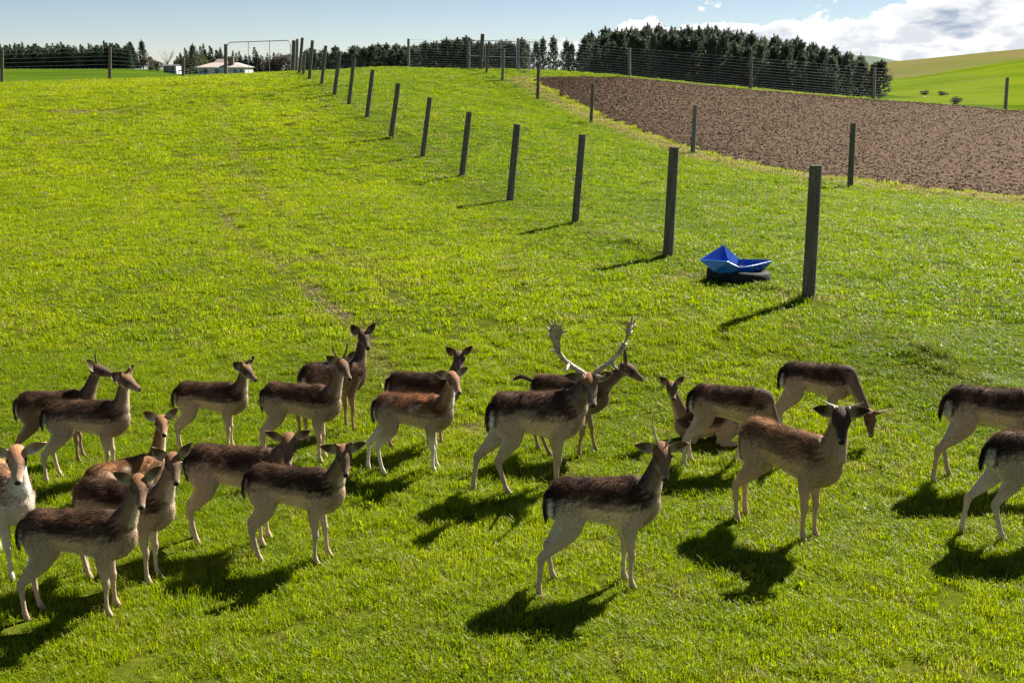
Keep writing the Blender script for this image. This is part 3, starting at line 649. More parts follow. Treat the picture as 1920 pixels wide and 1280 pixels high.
# name, anchor (kind, px, py), heading deg (0 = facing right, + = away), scale, head azimuth (deg, 0 right, -90 to camera)
DEER = [
 dict(n='doe', a=('m',140,1150), hd=6, s=0.93, ha=-68, ne=58, nl=0.38, hp=-30, coat='common', legs=[(0,.02),(-.02,0),(.03,0),(-.04,0)], tail='side', label='dark-backed doe nearest the bottom left corner, in full side view, looking at the camera'),
 dict(n='doe', a=('m',226,1082), hd=-8, s=0.93, ha=-66, ne=62, nl=0.37, hp=-30, coat='common', ear=(.75,.62,-.2), legs=[(.0,0),(-.01,0),(-.05,0),(.08,0)], label='doe half hidden behind the bottom left corner doe, pale throat, ears pricked up'),
 dict(n='pale_doe', a=('f',44,1085), hd=-42, s=1.03, ha=-70, ne=75, nl=0.3, hp=-38, coat='pale', ear=(.22,1,-.2), blaze=False, label='whitish deer cut off by the left edge, chest toward the camera'),
 dict(n='resting_doe', a=('m',222,935), hd=48, s=.92, ha=-68, ne=70, nl=0.42, hp=-20, coat='spotted', lying=True, ear=(.6,.75,-.2), label='reddish deer lying down with white throat and raised head, behind two standing does'),
 dict(n='young_buck', a=('h',98,902), hd=12, s=0.9, ha=-22, ne=70, nl=0.34, hp=-14, coat='common', antler='nub', legs=[(.03,0),(-.03,0),(.06,0),(-.06,0)], tail='side', label='young buck with short velvet knobs at far left, looking right over a lying deer'),
 dict(n='doe', a=('m',98,868), hd=18, s=0.86, ha=2, ne=58, nl=0.38, hp=-8, coat='dark', ear=(.75,.5,-.4), legs=[(.05,0),(0,0),(0,0),(0,0)], label='dark doe at far left in profile, behind the knobbed young buck'),
 dict(n='doe', a=('f',-66,905), hd=10, s=.95, ha=-40, ne=50, nl=.36, hp=-25, coat='common', label='deer almost wholly outside the left edge, only a brown ear tip showing'),
 dict(n='young_buck', a=('m',388,845), hd=6, s=0.85, ha=-32, ne=66, nl=0.3, hp=-22, coat='common', antler='nub', legs=[(.0,0),(-.02,0),(-.05,0),(.03,0)], tail='side', label='small buck with velvet knobs standing alone in side view, left of the two-spike buck'),
 dict(n='spike_buck', a=('m',553,862), hd=-2, s=0.93, ha=-52, ne=64, nl=0.38, hp=-26, coat='common', antler='spike', legs=[(.02,0),(0,0),(-.07,0),(.02,0)], label='young buck with two short upright brown spikes, in front of a taller dark doe'),
 dict(n='doe', a=('m',615,816), hd=40, s=0.94, ha=-66, ne=70, nl=0.37, hp=-22, coat='dark', ear=(.8,.60,-.1), label='tall dark doe seen from behind with raised head, back row left of centre'),
 dict(n='doe', a=('m',432,1016), hd=-2, s=0.98, ha=-84, ne=44, nl=0.27, ny=-10, hp=-38, coat='common', ear=(.45,.85,-.2), legs=[(.02,0),(0,0),(-.06,0),(.05,0)], label='doe with low held head and white belly behind the knobbed buck in front'),
 dict(n='young_buck', a=('m',540,1049), hd=-4, s=0.92, ha=-76, ne=60, nl=0.31, hp=-34, coat='common', antler='nub', ear=(.28,.95,-.2), legs=[(.06,0),(-.03,0),(-.03,0),(.09,0)], tail='side', label='young buck with velvet knobs standing foremost left of centre, facing the camera'),
 dict(n='spotted_doe', a=('m',760,884), hd=2, s=0.91, ha=-62, ne=66, nl=0.33, hp=-26, coat='spotted', ear=(.35,.9,-.2), legs=[(.05,0),(.02,0),(-.12,0),(.08,0)], tail='down', label='chestnut doe with pale spots, white belly, throat and legs, left of the antlered buck'),
 dict(n='doe', a=('m',780,832), hd=6, s=0.89, ha=-80, ne=66, nl=0.33, hp=-30, coat='dark', blaze=True, ear=(.75,.65,-.1), label='dark doe with white-streaked nose behind the spotted doe'),
 dict(n='antlered_buck', a=('m',984,917), hd=14, s=1.08, ha=-82, ne=44, nl=0.28, hp=-36, coat='common', antler='palm', bulk=1.08, neckw=1.25, hs=1.06, ear=(.0,1,-.3), blaze=True, legs=[(.02,0),(-.03,0),(-.16,0),(.14,0)], label='large buck with big palmate antlers in the centre of the herd'),
 dict(n='doe', a=('m',1048,850), hd=2, s=0.95, ha=-4, ne=30, nl=0.38, hp=-24, coat='dark', tail='up', ear=(.8,.45,-.45), legs=[(.12,0),(-.10,0),(.1,0),(.22,0)], label='walking dark doe with lifted tail behind the big antlered buck'),
 dict(n='spike_buck', a=('m',1103,1102), hd=10, s=1.03, ha=-86, ne=64, nl=0.33, hp=-36, coat='common', antler='long_one', ear=(.18,1,-.15), blaze=False, legs=[(.0,0),(.02,0),(.08,.1),(-.10,0)], tail='down', label='foremost buck right of centre with one long thin spike antler'),
 dict(n='spike_buck', a=('m',1450,990), hd=-42, s=1.08, ha=-100, ne=72, nl=0.33, hp=-34, coat='brown', antler='side', ear=(.15,1,-.12), neckw=1.2, hs=1.02, legs=[(.03,0),(.0,0),(.0,0),(.02,0)], label='warm brown buck with blackish face and two pale sideways spikes, facing the camera'),
 dict(n='grazing_doe', a=('m',1345,872), hd=-6, s=0.95, ha=-28, ne=-60, nl=0.5, ny=-4, hp=-76, coat='common', legs=[(-.10,0),(.05,0),(.03,0),(-.05,0)], label='grazing doe with its head hidden behind the brown black-faced buck'),
 dict(n='resting_fawn', a=('m',1346,825), hd=172, s=.86, ha=-88, ne=62, nl=0.42, hp=-24, coat='common', lying=True, ear=(.8,.62,-.1), label='small deer lying behind the grazing doe, only its long-eared face showing clearly'),
 dict(n='grazing_young_buck', a=('m',1508,817), hd=-4, s=0.92, ha=-78, ne=-48, nl=0.57, ny=-45, hp=-62, coat='common', antler='nub', ear=(.4,.9,-.2), tail='down', legs=[(.05,0),(-.05,0),(.0,0),(.04,0)], label='grazing knobbed young buck in the back row, head down on the grass'),
 dict(n='doe', a=('h',1758,901), hd=-2, s=1.06, ha=-20, ne=10, nl=.45, hp=-30, coat='common', legs=[(0,0),(0,0),(.12,0),(-.1,0)], tail='side', label='upper of the two deer cut off by the right edge, hindquarters toward the camera'),
 dict(n='doe', a=('h',1833,1006), hd=0, s=1.06, ha=-20, ne=10, nl=.45, hp=-30, coat='common', legs=[(0,0),(0,0),(-.13,0),(.16,0)], tail='side', label='lower of the two deer cut off by the right edge, hind legs apart'),
]
deer_xy = []
for i, D in enumerate(DEER):
    k, px, py = D['a']; g = hit(px, py); hd = R(D['hd']); s = D['s']; fwd = np.array((math.cos(hd), math.sin(hd)))
    offx = {'m': -.095, 'f': .21, 'h': -.41}[k] * s; xy = g[:2] - fwd * offx
    D['hy'] = R(D['ha'] - D['hd'])
    body, fur, H, fr, hs = build_deer(D, 100 + i)
    root = empty('fallow_' + D['n'], (xy[0], xy[1], tz(*xy) - .012), hd, s); root.scale = (s * .94, s * .98, s * (1.05 if not D.get('lying') else 1.0)); tag(root, D['label'], 'deer', 'fallow deer herd on the grass')
    for nm, me in (('body', body), ('fur', fur)):
        o = bpy.data.objects.new(nm, me); COL.objects.link(o); o.parent = root
    for sy in (1, -1):
        v, f = icos(.0155 * hs, H(.066, sy * .060, .024)); mesh_obj('eye', v, f, M_EYE, root)
    an = D.get('antler')
    if an:
        for sy in (1, -1):
            if an == 'palm': mb, mt = palm_antler(H, sy), M_ANTLER
            elif an == 'nub': mb, mt = spike_antler(H, sy, .075, .35, .1, .018, True), M_VELVET
            elif an == 'spike': mb, mt = spike_antler(H, sy, .145, .34, -.12, .0125, True), M_VELVET
            elif an == 'long_one':
                mb, mt = spike_antler(H, sy, .215 if sy < 0 else .045, .20, -.15, .0125), M_SPIKE
            elif an == 'side': mb, mt = spike_antler(H, sy, .125, .84, -.02, .0155, False, True), M_SPIKE
            mb.build('antler', mt, root, True)
    deer_xy.append((xy[0], xy[1], D.get('lying', False), hd, s))

# ------------------------------------------------------------------ fences
M_POST = noise_mat('weathered_post', (.095,.084,.062), (.255,.230,.178), 14, .9, 7, .7, 30, .15, (1,1,.25))
M_POSTD = noise_mat('weathered_post_pale', (.19,.175,.145), (.33,.31,.26), 14, .9, 7, .6, 30, .15, (1,1,.25))
M_WIRE = noise_mat('galvanised_wire', (.50,.51,.52), (.62,.63,.64), 3, .4, spec=.6)
M_RAIL = noise_mat('gate_pipe', (.20,.215,.22), (.34,.35,.36), 4, .45, spec=.5, metal=.5)
post_meshes = []
for k in range(4):
    r_ = np.random.default_rng(50 + k); v, f = [], []; n = 14; prof = [(0,-.25,1.05),(0,.0,1.03),(0,.3,1.0),(0,.6,.985),(0,.85,.965),(0,.985,.95),(0,1.0,.90)]
    lump = r_.uniform(-.05, .05, n)
    for _, z, rr in prof:
        for j in range(n):
            a = 2 * math.pi * j / n; q = rr * (1 + lump[j] + r_.uniform(-.015, .015)); v.append((q * math.cos(a), q * math.sin(a), z))
    for i_ in range(len(prof) - 1):
        for j in range(n): f.append((i_*n+j, i_*n+(j+1) % n, (i_+1)*n+(j+1) % n, (i_+1)*n+j))
    f.append(tuple((len(prof)-1)*n+j for j in range(n)))
    me = bpy.data.meshes.new('post'); me.from_pydata(v, [], f); me.update(); me.polygons.foreach_set('use_smooth', [p.loop_total == 4 for p in me.polygons]); me.materials.append(M_POST if k < 3 else M_POSTD); post_meshes.append(me)
def post_frame(bx, by, tx, ty, d):
    B = at(bx, by, d); B[2] = tz(B[0], B[1]) if abs(tz(B[0], B[1]) - B[2]) < .5 else B[2]
    u = (tx - CX) / F_PX; r = ray(tx, ty)   # top lies in the plane of the base's distance, leaning sideways only
    t = B[1] / r[1]; T = np.array((0, 0, CAM_H)) + r * t; return Vector(B), Vector(T)
def add_post(parent, B, T, rad, k):
    o = bpy.data.objects.new('post', post_meshes[k % 4]); COL.objects.link(o); o.parent = parent
    d = T - B; q = d.to_track_quat('Z', 'Y'); o.rotation_mode = 'QUATERNION'; o.rotation_quaternion = q
    o.scale = (rad, rad, d.length); o.location = B - parent.location; return o
def fence(name, label, posts, rad, wr, nw, extra=None, stay=.3, kset=(0,1,2), stays=True, group=None):
    fr = [post_frame(*p) for p in posts]
    root = empty(name, fr[0][0]); tag(root, label, 'fence', group)
    for i, (B, T) in enumerate(fr): add_post(root, B, T, rad * (1 + .08 * math.sin(i * 2.3)), kset[i % len(kset)])
    if extra: fr = extra[0] + fr + extra[1]
    mb = MB(); base = root.location
    hs_ = [0.06 + .92 * (i / (nw - 1)) ** 1.15 for i in range(nw)]
    for (B0, T0), (B1, T1) in zip(fr[:-1], fr[1:]):
        for h_ in hs_: mb.tube([B0.lerp(T0, h_) - base + Vector((0, -rad, 0)), B1.lerp(T1, h_) - base + Vector((0, -rad, 0))], wr, 4)
        if stays:
            L = (B1 - B0).length; n = max(2, int(L / stay))
            for k in range(1, n):
                b_, t_ = B0.lerp(B1, k / n), T0.lerp(T1, k / n); mb.tube([b_.lerp(t_, .05) - base + Vector((0,-rad,0)), b_.lerp(t_, .98) - base + Vector((0,-rad,0))], wr * .8, 3)
    o = mb.build('netting', M_WIRE, root); tag(o, kind='stuff'); return root
B0, T0 = post_frame(*MAIN_POSTS[0]); ex = (B0 + Vector((d0[0], d0[1], 0)) * 4.4, None); bz = ex[0]; bz.z = tz(bz.x, bz.y)
fence('deer_fence', 'long deer fence of leaning dark posts running uphill across the middle', MAIN_POSTS, .088, .0012, 13, extra=([(bz, bz + Vector((0, 0, 2.0)))], []))
fence('deer_fence', 'fence of spaced grey posts along the near edge of the ploughed soil', STRIP_POSTS, .085, .0016, 11, stays=False, kset=(0,3,2))
fence('deer_fence', 'far wire fence along the crest behind the ploughed soil, before the pines', FAR_POSTS, .095, .0055, 12, kset=(3,0,3), stays=False)
fence('deer_fence', 'far fence on the left crest ending at the tall gate', LEFT_POSTS, .095, .003, 9, stays=False, kset=(2,0,1))
# gate end posts standing by themselves
for (p, lab, rad, k) in [((549,137,551,76,66.0), 'dark gate post at the right end of the tall pipe gate', .115, 1), ((556,137,557.5,73.5,67.0), 'pale grey post between the gate and the dark corner posts', .10, 3), ((569,144,571,98,60.5), 'short brace post beside the corner of the long fence', .09, 0), ((901,132,905,64,70.2), 'tallest dark post beside the gate on the central crest', .13, 1)]:
    B, T = post_frame(*p); root = empty('wooden_post', B); tag(root, lab, 'post'); add_post(root, B, T, rad, k)
def pipe_gate(label, x0, x1, ytop0, ytop1, ybot0, ybot1, ymid0, ymid1, d, nvert, rad, rounded):
    def P(px, py): return Vector(at(px, py, d))
    root = empty('pipe_gate', P((x0 + x1) / 2, (ybot0 + ybot1) / 2)); tag(root, label, 'gate'); o = root.location
    rr = 5
    f = MB(); a, b_, c_, d_ = P(x0, ybot0) - o, P(x0, ytop0) - o, P(x1, ytop1) - o, P(x1, ybot1) - o
    def corner(p, q, r_):
        u, w = (p - q).normalized(), (r_ - q).normalized(); R_ = .22 if rounded else .05
        return [q + u * R_, q + (u + w) * R_ * .3, q + w * R_]
    pts = [a] + corner(a, b_, c_) + corner(b_, c_, d_) + [d_, a]; f.tube(pts, rad, 6); f.build('frame', M_RAIL, root)
    m_ = MB().tube([P(x0, ymid0) - o, P(x1, ymid1) - o], rad * .8, 6); m_.build('rail', M_RAIL, root)
    for k in range(1, nvert + 1):
        t = k / (nvert + 1); MB().tube([a.lerp(d_, t), b_.lerp(c_, t)], rad * .75, 6).build('upright', M_RAIL, root)
    mb = MB()
    for k in range(1, 11): mb.tube([a.lerp(b_, k / 11), d_.lerp(c_, k / 11)], .003, 3)
    tag(mb.build('netting', M_WIRE, root), kind='stuff')
pipe_gate('tall rounded pipe gate standing in front of the farmhouse', 426, 545, 80, 76, 141, 137, 109, 107, 66, 2, .026, True)
pipe_gate('pipe gate on the central crest before the pine trees', 881, 968, 76, 78, 131, 132, 105, 108, 70.8, 2, .024, False)
pipe_gate('low pipe gate right of the central crest gate', 973, 1012, 78, 80, 131, 136, 108, 110, 69.5, 1, .024, False)

# ------------------------------------------------------------------ blue feeder on two tyres
M_TYRE = noise_mat('tyre_rubber', (.010,.010,.010), (.022,.021,.020), 12, .75, 5, .3, 40, .3)
M_BLUE = noise_mat('blue_plastic', (.004,.075,.44), (.010,.115,.54), 3, .38, 6, .08, 20, .45)  # darker copy of the feeder blue, shade painted into the colour
M_BLUEOUT = noise_mat('blue_plastic_sky_sheen', (.020,.165,.55), (.10,.30,.62), 4, .30, 8, .08, 20, .5, lo=.38, hi=.75)  # same plastic painted paler: sky reflection put into the outer face's colour
fc = hit(1388, 530); cy_ = fc[1]
def tyre(px, py, lab, rot, R0=.27, r0=.105):
    c = hit(px, py); root = empty('tyre', (c[0], c[1], tz(c[0], c[1]) - .01), rot); tag(root, lab, 'tyre', 'old tyres under the blue feeder')
    prof = [(.40,.0),(.86,-.02),(1.0,.22),(1.02,.5),(1.0,.78),(.86,1.02),(.62,1.0),(.56,.86),(.60,.5),(.56,.14)]; prof = [(.60,.02),(.86,-.0),(1.0,.16),(1.02,.5),(1.0,.84),(.86,1.0),(.62,.98),(.57,.90),(.66,.78),(.70,.5),(.66,.22),(.57,.08)]
    v, f = [], []; n, m_ = 48, len(prof); W_ = .225
    for j in range(n):
        a = 2 * math.pi * j / n
        for rr, z in prof:
            q = rr * .31 * (1 + (.012 if (j % 2 and rr > .95) else 0)); v.append((q * math.cos(a), q * math.sin(a), z * W_))
    for j in range(n):
        for k in range(m_): f.append((j*m_+k, ((j+1) % n)*m_+k, ((j+1) % n)*m_+(k+1) % m_, j*m_+(k+1) % m_))
    mesh_obj('casing', v, f, M_TYRE, root); return root
tyre(1362, 524, 'left black tyre under the blue feeder', .2)
tyre(1405, 532, 'right black tyre under the blue feeder', 1.0)
# folded plastic trough: a peaked wing on the left, an open bowl on the right
fo = hit(1388, 528); fz_ = tz(fo[0], fo[1]); root = empty('blue_feeder', (fo[0], fo[1], fz_ + .17)); tag(root, 'bright blue plastic feeder trough folded like a paper boat beside the fence', 'feeder')
def sheet(name, P, F, th=.020, mt=None):
    o = mesh_obj(name, P, F, mt or M_BLUE, root, False); md = o.modifiers.new('t', 'SOLIDIFY'); md.thickness = th; md.offset = 0
    bv = o.modifiers.new('b', 'BEVEL'); bv.width = .004; bv.segments = 2; return o
k_ = 1 / 116.0
def q(px, py, y): return ((px - 1388) * k_, y, (528 - py) * k_ - .17)     # measured shape, its own depth
# bowl on the right: near and far sides meeting at the right tip, a rounded keel
def bowl():
    V, F = [], []; n, m_ = 9, 9
    for i in range(n):
        t = i / (n - 1); xx = q(1376, 0, 0)[0] + t * (q(1443, 0, 0)[0] - q(1376, 0, 0)[0]); half = .30 * (1 - t ** 1.7) + .004
        rim = .115 + .055 * t; dep = (.225 - .02 * t) * (1 - t ** 3.2) + .012
        for j in range(m_):
            s_ = j / (m_ - 1) * 2 - 1; V.append((xx, s_ * half, rim - dep * (1 - abs(s_) ** 2.4) + .012 * (s_ > .5)))
    for i in range(n - 1):
        for j in range(m_ - 1): F.append((i*m_+j, (i+1)*m_+j, (i+1)*m_+j+1, i*m_+j+1))
    return V, F
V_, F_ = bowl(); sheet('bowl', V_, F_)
Lx, Mx = q(1311, 0, 0)[0], q(1376, 0, 0)[0]
V_ = [(Lx, -.02, .19), (Lx + .38, -.30, .215), (Mx, -.30, .125), (Lx + .20, -.19, .04), (Mx, -.19, -.075), (Lx + .06, -.02, .15), (Mx, 0, -.11)]
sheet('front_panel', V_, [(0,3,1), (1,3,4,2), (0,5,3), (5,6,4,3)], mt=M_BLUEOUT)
V_ = [(Lx, -.02, .19), (Lx + .42, .30, .375), (Mx + .13, .30, .145), (Lx + .06, 0, .15), (Mx, .05, -.11), (Lx + .42, .22, .0)]
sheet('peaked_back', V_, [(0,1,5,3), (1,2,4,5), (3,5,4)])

# ------------------------------------------------------------------ trees
def leaf_mat(name, c1, c2, tr=.25):
    m, nt, b = new_mat(name); oi = nt.nodes.new('ShaderNodeObjectInfo')
    n = nnoise(nt, .9, 4); c = mixc(nt, mrange(nt, n, .35, .65), c1, c2)
    hv = nt.nodes.new('ShaderNodeHueSaturation'); nt.links.new(c, hv.inputs['Color']); nt.links.new(mrange(nt, oi.outputs['Random'], 0, 1, .75, 1.3), hv.inputs['Value']); nt.links.new(mrange(nt, oi.outputs['Random'], 0, 1, .485, .515), hv.inputs['Hue'])
    nt.links.new(hv.outputs[0], b.inputs['Base Color']); b.inputs['Roughness'].default_value = .6; b.inputs['Specular IOR Level'].default_value = .25
    t_ = nt.nodes.new('ShaderNodeBsdfTranslucent'); nt.links.new(hv.outputs[0], t_.inputs[0]); ms = nt.nodes.new('ShaderNodeMixShader'); ms.inputs[0].default_value = tr
    nt.links.new(b.outputs[0], ms.inputs[1]); nt.links.new(t_.outputs[0], ms.inputs[2]); nt.links.new(ms.outputs[0], nt.nodes['Material Output'].inputs[0]); return m
M_PINE = leaf_mat('pine_needles', (.064,.084,.058), (.120,.138,.090), .35)
M_CYP = leaf_mat('cypress_foliage', (.032,.058,.034), (.064,.096,.046), .3)
M_OLIVE = leaf_mat('olive_foliage', (.070,.080,.030), (.120,.125,.045), .3)
M_BRUSH = leaf_mat('bare_brush', (.095,.075,.045), (.150,.120,.075), .2)
M_BARK = noise_mat('bark', (.045,.034,.026), (.10,.08,.062), 6, .95, 6, .6, 14, .1, (1,1,.3))
def crown_mesh(name, seed, H_, Rr, kind, mat, nleaf):
    r_ = np.random.default_rng(seed); P, D, Sz = [], [], []
    if kind == 'pine':      # whorled branches of unequal length, ragged flanks, bare lower stem
        nb_ = 46
        for k in range(nb_):
            z = H_ * (.16 + .84 * (k / nb_) ** .9); t = (z / H_ - .16) / .84
            L = Rr * (1.15 - .97 * t ** 1.4) * r_.uniform(.55, 1.2) * (.65 + .5 * min(1, t * 4)); a = k * 2.4 + r_.uniform(-.5, .5); rise = r_.uniform(.1, .5)
            n = int(nleaf / nb_)
            u = r_.uniform(.15, 1, n) ** .7; p = np.stack([np.cos(a) * L * u, np.sin(a) * L * u, z + L * u * rise * u], -1) + r_.normal(0, .10 * Rr, (n, 3)) * (.5 + u[:, None] * .8)
            P.append(p); D.append(np.tile((np.cos(a), np.sin(a), .9), (n, 1)))
        top = np.stack([r_.normal(0, .05 * Rr, 40), r_.normal(0, .05 * Rr, 40), H_ * r_.uniform(.9, 1.08, 40)], -1); P.append(top); D.append(np.tile((0, 0, 1.), (40, 1)))
    elif kind == 'cypress': # dense pointed plume, several leaders
        for k in range(5):
            cx_, cy2 = (0, 0) if k == 0 else r_.normal(0, .38 * Rr, 2); hh = H_ * (1 if k == 0 else r_.uniform(.62, .93)); n = nleaf // 5
            t = r_.uniform(0, 1, n) ** 1.15; a = r_.uniform(0, 6.28, n); rad = Rr * .75 * (1 - t) ** .7 * np.sqrt(r_.uniform(.1, 1, n)) * (1 + .25 * np.sin(a * 3 + t * 22 + k))
            P.append(np.stack([cx_ + np.cos(a) * rad, cy2 + np.sin(a) * rad, hh * (.02 + .98 * t)], -1)); D.append(np.stack([np.cos(a) * .5, np.sin(a) * .5, np.ones(n)], -1))
    else:                   # rounded bush of several uneven clumps
        for k in range(13):
            c_ = np.array((r_.normal(0, .45) * Rr, r_.normal(0, .45) * Rr, H_ * r_.uniform(.25, .8))); n = nleaf // 13
            d = r_.normal(0, 1, (n, 3)); d /= np.linalg.norm(d, axis=1)[:, None]; rad = r_.uniform(.4, 1, n) ** .5
            P.append(c_ + d * rad[:, None] * np.array((.42 * Rr, .42 * Rr, .26 * H_)) * r_.uniform(.7, 1.15)); D.append(d + np.array((0, 0, .5)))
    P, D = np.vstack(P), np.vstack(D); P[:, 2] = np.maximum(P[:, 2], .15); n = len(P); D /= np.linalg.norm(D, axis=1)[:, None]
    D = D + r_.normal(0, .45, D.shape); D /= np.linalg.norm(D, axis=1)[:, None]; S_ = np.cross(D, r_.normal(0, 1, D.shape)); S_ /= np.linalg.norm(S_, axis=1)[:, None]
    ll = (Rr * (.20 if kind != 'bush' else .13)) * r_.uniform(.6, 1.5, n)[:, None]; ww = ll * .30
    V = np.stack([P - S_ * ww, P + S_ * ww, P + D * ll + S_ * ww * .2], 1).reshape(-1, 3)
    return np_mesh(name, V, np.arange(n * 3).reshape(-1, 3), mat, smooth=False)
def trunk_mesh(seed, H_, r0):
    r_ = random.Random(seed); mb = MB(); p = [(r_.uniform(-.06,.06)*k*.3, r_.uniform(-.06,.06)*k*.3, H_*.92*k/6 - .3) for k in range(7)]; mb.tube(p, [r0*(1-.13*k) for k in range(7)], 7)
    for k in range(9):
        z = H_ * (.2 + .07 * k); a = k * 2.4; L = r0 * 7 * (1 - .07 * k); mb.tube([(0,0,z), (math.cos(a)*L*.6, math.sin(a)*L*.6, z + .1*L), (math.cos(a)*L, math.sin(a)*L, z + .3*L)], [r0*.22, r0*.15, r0*.05], 4)
    me = bpy.data.meshes.new('trunk'); me.from_pydata(mb.v, [], mb.f); me.update(); me.materials.append(M_BARK); return me
PINES = [(crown_mesh('pine_crown', 300 + k, 10, 2.1, 'pine', M_PINE, 2600), trunk_mesh(k, 10, .22)) for k in range(7)]
CYPS = [(crown_mesh('cypress_crown', 330 + k, 10, 2.0, 'cypress', M_CYP, 2400), trunk_mesh(20 + k, 9, .22)) for k in range(5)]
BUSH = [(crown_mesh('bush_crown', 350 + k, 10, 6.0, 'bush', (M_OLIVE, M_BRUSH)[k % 2], 2600), trunk_mesh(40 + k, 5, .25)) for k in range(4)]
def tree(name, var, px, top, dist, label, cat, group, wide=1.0, rz=None):
    p = at_y(px, top, dist); zb = tz(p[0], p[1]); h_ = max(1.2, p[2] - zb); s = h_ / 10
    root = empty(name, (p[0], p[1], zb - .05), random.uniform(0, 6.28) if rz is None else rz); root.scale = (s * wide, s * wide, s)
    tag(root, label, cat, group)
    for nm, me in (('crown', var[0]), ('trunk', var[1])):
        o = bpy.data.objects.new(nm, me); COL.objects.link(o); o.parent = root
    return root
PROF = [(560,97),(600,92),(650,92),(700,87),(760,85),(800,81),(830,79),(870,73),(900,80),(950,80),(975,78),(1000,74),(1040,76),(1090,72),(1105,66),(1150,66),(1180,64),(1230,60),(1270,64),(1330,66),(1390,74),(1440,80),(1500,88),(1545,99),(1600,109),(1640,114),(1660,118)]
pp = np.array(PROF, float)
for row in range(6):        # the pine plantation on the right, row behind row
    px = 1098 + row * 7
    while px < 1652 - row * 10:
        t_ = float(np.interp(px, pp[:, 0], pp[:, 1])) + random.uniform(-9, 13) + (6 if row == 0 else 0)
        tree('pine_tree', random.choice(PINES), px + random.uniform(-4, 4), t_, 178 + row * 5 + random.uniform(-1.5, 1.5) + (1650 - px) * .05,
             'dark pine in the dense plantation behind the ploughed field' if row < 1 else 'dark pine deeper inside the plantation behind the ploughed field', 'tree', 'pines of the right plantation', random.uniform(.72, 1.15))
        px += random.uniform(17, 30)
tree('pine_tree', PINES[2], 1653, 117, 176, 'last pine at the right end of the plantation', 'tree', None, 1.25)
for px, tp in [(1005,80),(1018,74),(1038,72),(1062,78),(1072,84),(1088,92)]:
    tree('pine_tree', random.choice(PINES), px, tp + 1, 205, 'separate slender pine in the gap left of the plantation', 'tree', 'slender pines in the gap', .8)
for row in range(3):        # the pine belt on the skyline left of it
    px = 575 + row * 5
    while px < 1000:
        t_ = float(np.interp(px, pp[:, 0], pp[:, 1])) + random.uniform(-2, 10)
        tree('pine_tree', random.choice(PINES), px, t_, 255 + row * 7, 'dark pine in the belt along the skyline behind the central crest', 'tree', 'pines of the skyline belt', random.uniform(1.2, 1.7)); px += random.uniform(14, 25)
for row in range(3):        # the clipped shelterbelt at the left
    px = -14 + row * 6
    while px < 246:
        tree('cypress_tree', random.choice(CYPS), px, (82 if px > 190 else 85) + random.uniform(-5, 7) + 2 * math.sin(px * .09), 300 + row * 6, 'dark pointed cypress in the shelterbelt along the left skyline', 'tree', 'cypresses of the left shelterbelt', random.uniform(1.2, 1.6)); px += random.uniform(9, 14)
px = 338
while px < 520:
    tree('cypress_tree', random.choice(CYPS), px, random.uniform(89, 104) - (8 if 350 < px < 420 else 0), 335, 'dark conifer behind the white farmhouse', 'tree', 'conifers behind the farmhouse', random.uniform(1.0, 1.5)); px += random.uniform(8, 14)
tree('conifer_tree', PINES[0], 265, 79, 312, 'tall pointed conifer alone between the shelterbelt and the sheds', 'tree', None, .9)
tree('conifer_tree', PINES[4], 361, 86, 318, 'ragged conifer rising left of the farmhouse roof', 'tree', None, .9)
for px, tp, v, d, w, lab in [(250,112,1,309,.8,'brown leafless bush at the right end of the shelterbelt'),(272,106,3,306,.9,'brown bush below the tall pointed conifer'),(293,112,1,304,.9,'brown bush left of the grey shed'),(284,120,0,300,.9,'low olive bush in front of the brown bushes'),
                          (345,102,0,320,1.1,'olive tree behind the lean-to of the farmhouse'),(372,98,2,325,.8,'olive tree behind the farmhouse roof'),(508,107,1,300,.9,'left brown bush behind the tall pipe gate'),(535,101,3,300,1.0,'brown bush behind the right end of the tall gate'),(560,103,1,298,.9,'brown bush behind the corner posts of the fence'),(600,112,3,296,.9,'low brown bush right of the corner posts')]:
    tree('bush', BUSH[v], px, tp, d, lab, 'bush', None, w)
for px, py, lab in [(1712,170,'scrubby bush at the head of the dry creek'),(1735,180,'low scrub on the left bank of the dry creek'),(1768,182,'low scrub on the right bank of the dry creek'),(1792,196,'small bush at the lower end of the dry creek')]:
    fx_, fy_ = flat(px, py); tp_ = project((fx_, fy_, tz(fx_, fy_) + 1.0))[1]; tree('bush', BUSH[1], px, tp_, fy_, lab, 'bush', None, 1.1)
# bare pale tree
p = at_y(311, 94, 310); zb = tz(p[0], p[1]); h_ = p[2] - zb; root = empty('bare_tree', (p[0], p[1], zb)); tag(root, 'leafless pale tree between the grey shed and the olive trees', 'tree')
mb, tw = MB(), MB(); rr = random.Random(5); mb.tube([(0,0,-.2),(.05,0,h_*.2),(.0,.05,h_*.42)], [.22,.17,.12], 6)
for k in range(15):
    a = rr.uniform(0, 6.28); L = h_ * rr.uniform(.4, .62); sp2 = rr.uniform(.25, .8); z0 = h_ * rr.uniform(.2, .42); e1 = (math.cos(a)*L*sp2*.5, math.sin(a)*L*sp2*.5, z0 + L*.45); e2 = (math.cos(a)*L*sp2, math.sin(a)*L*sp2, z0 + L*.92)
    mb.tube([(0,0,z0), e1, e2], [.07,.05,.02], 4)
    for j in range(5):
        b_ = a + rr.uniform(-1, 1); s0 = Vector(e1).lerp(Vector(e2), rr.random()); tw.tube([s0, s0 + Vector((math.cos(b_)*.6, math.sin(b_)*.6, .8))], [.025,.01], 3)
M_PBARK = noise_mat('pale_bark', (.26,.24,.21), (.38,.36,.32), 3, .9); mb.build('trunk', M_PBARK, root); tw.build('twigs', M_PBARK, root)

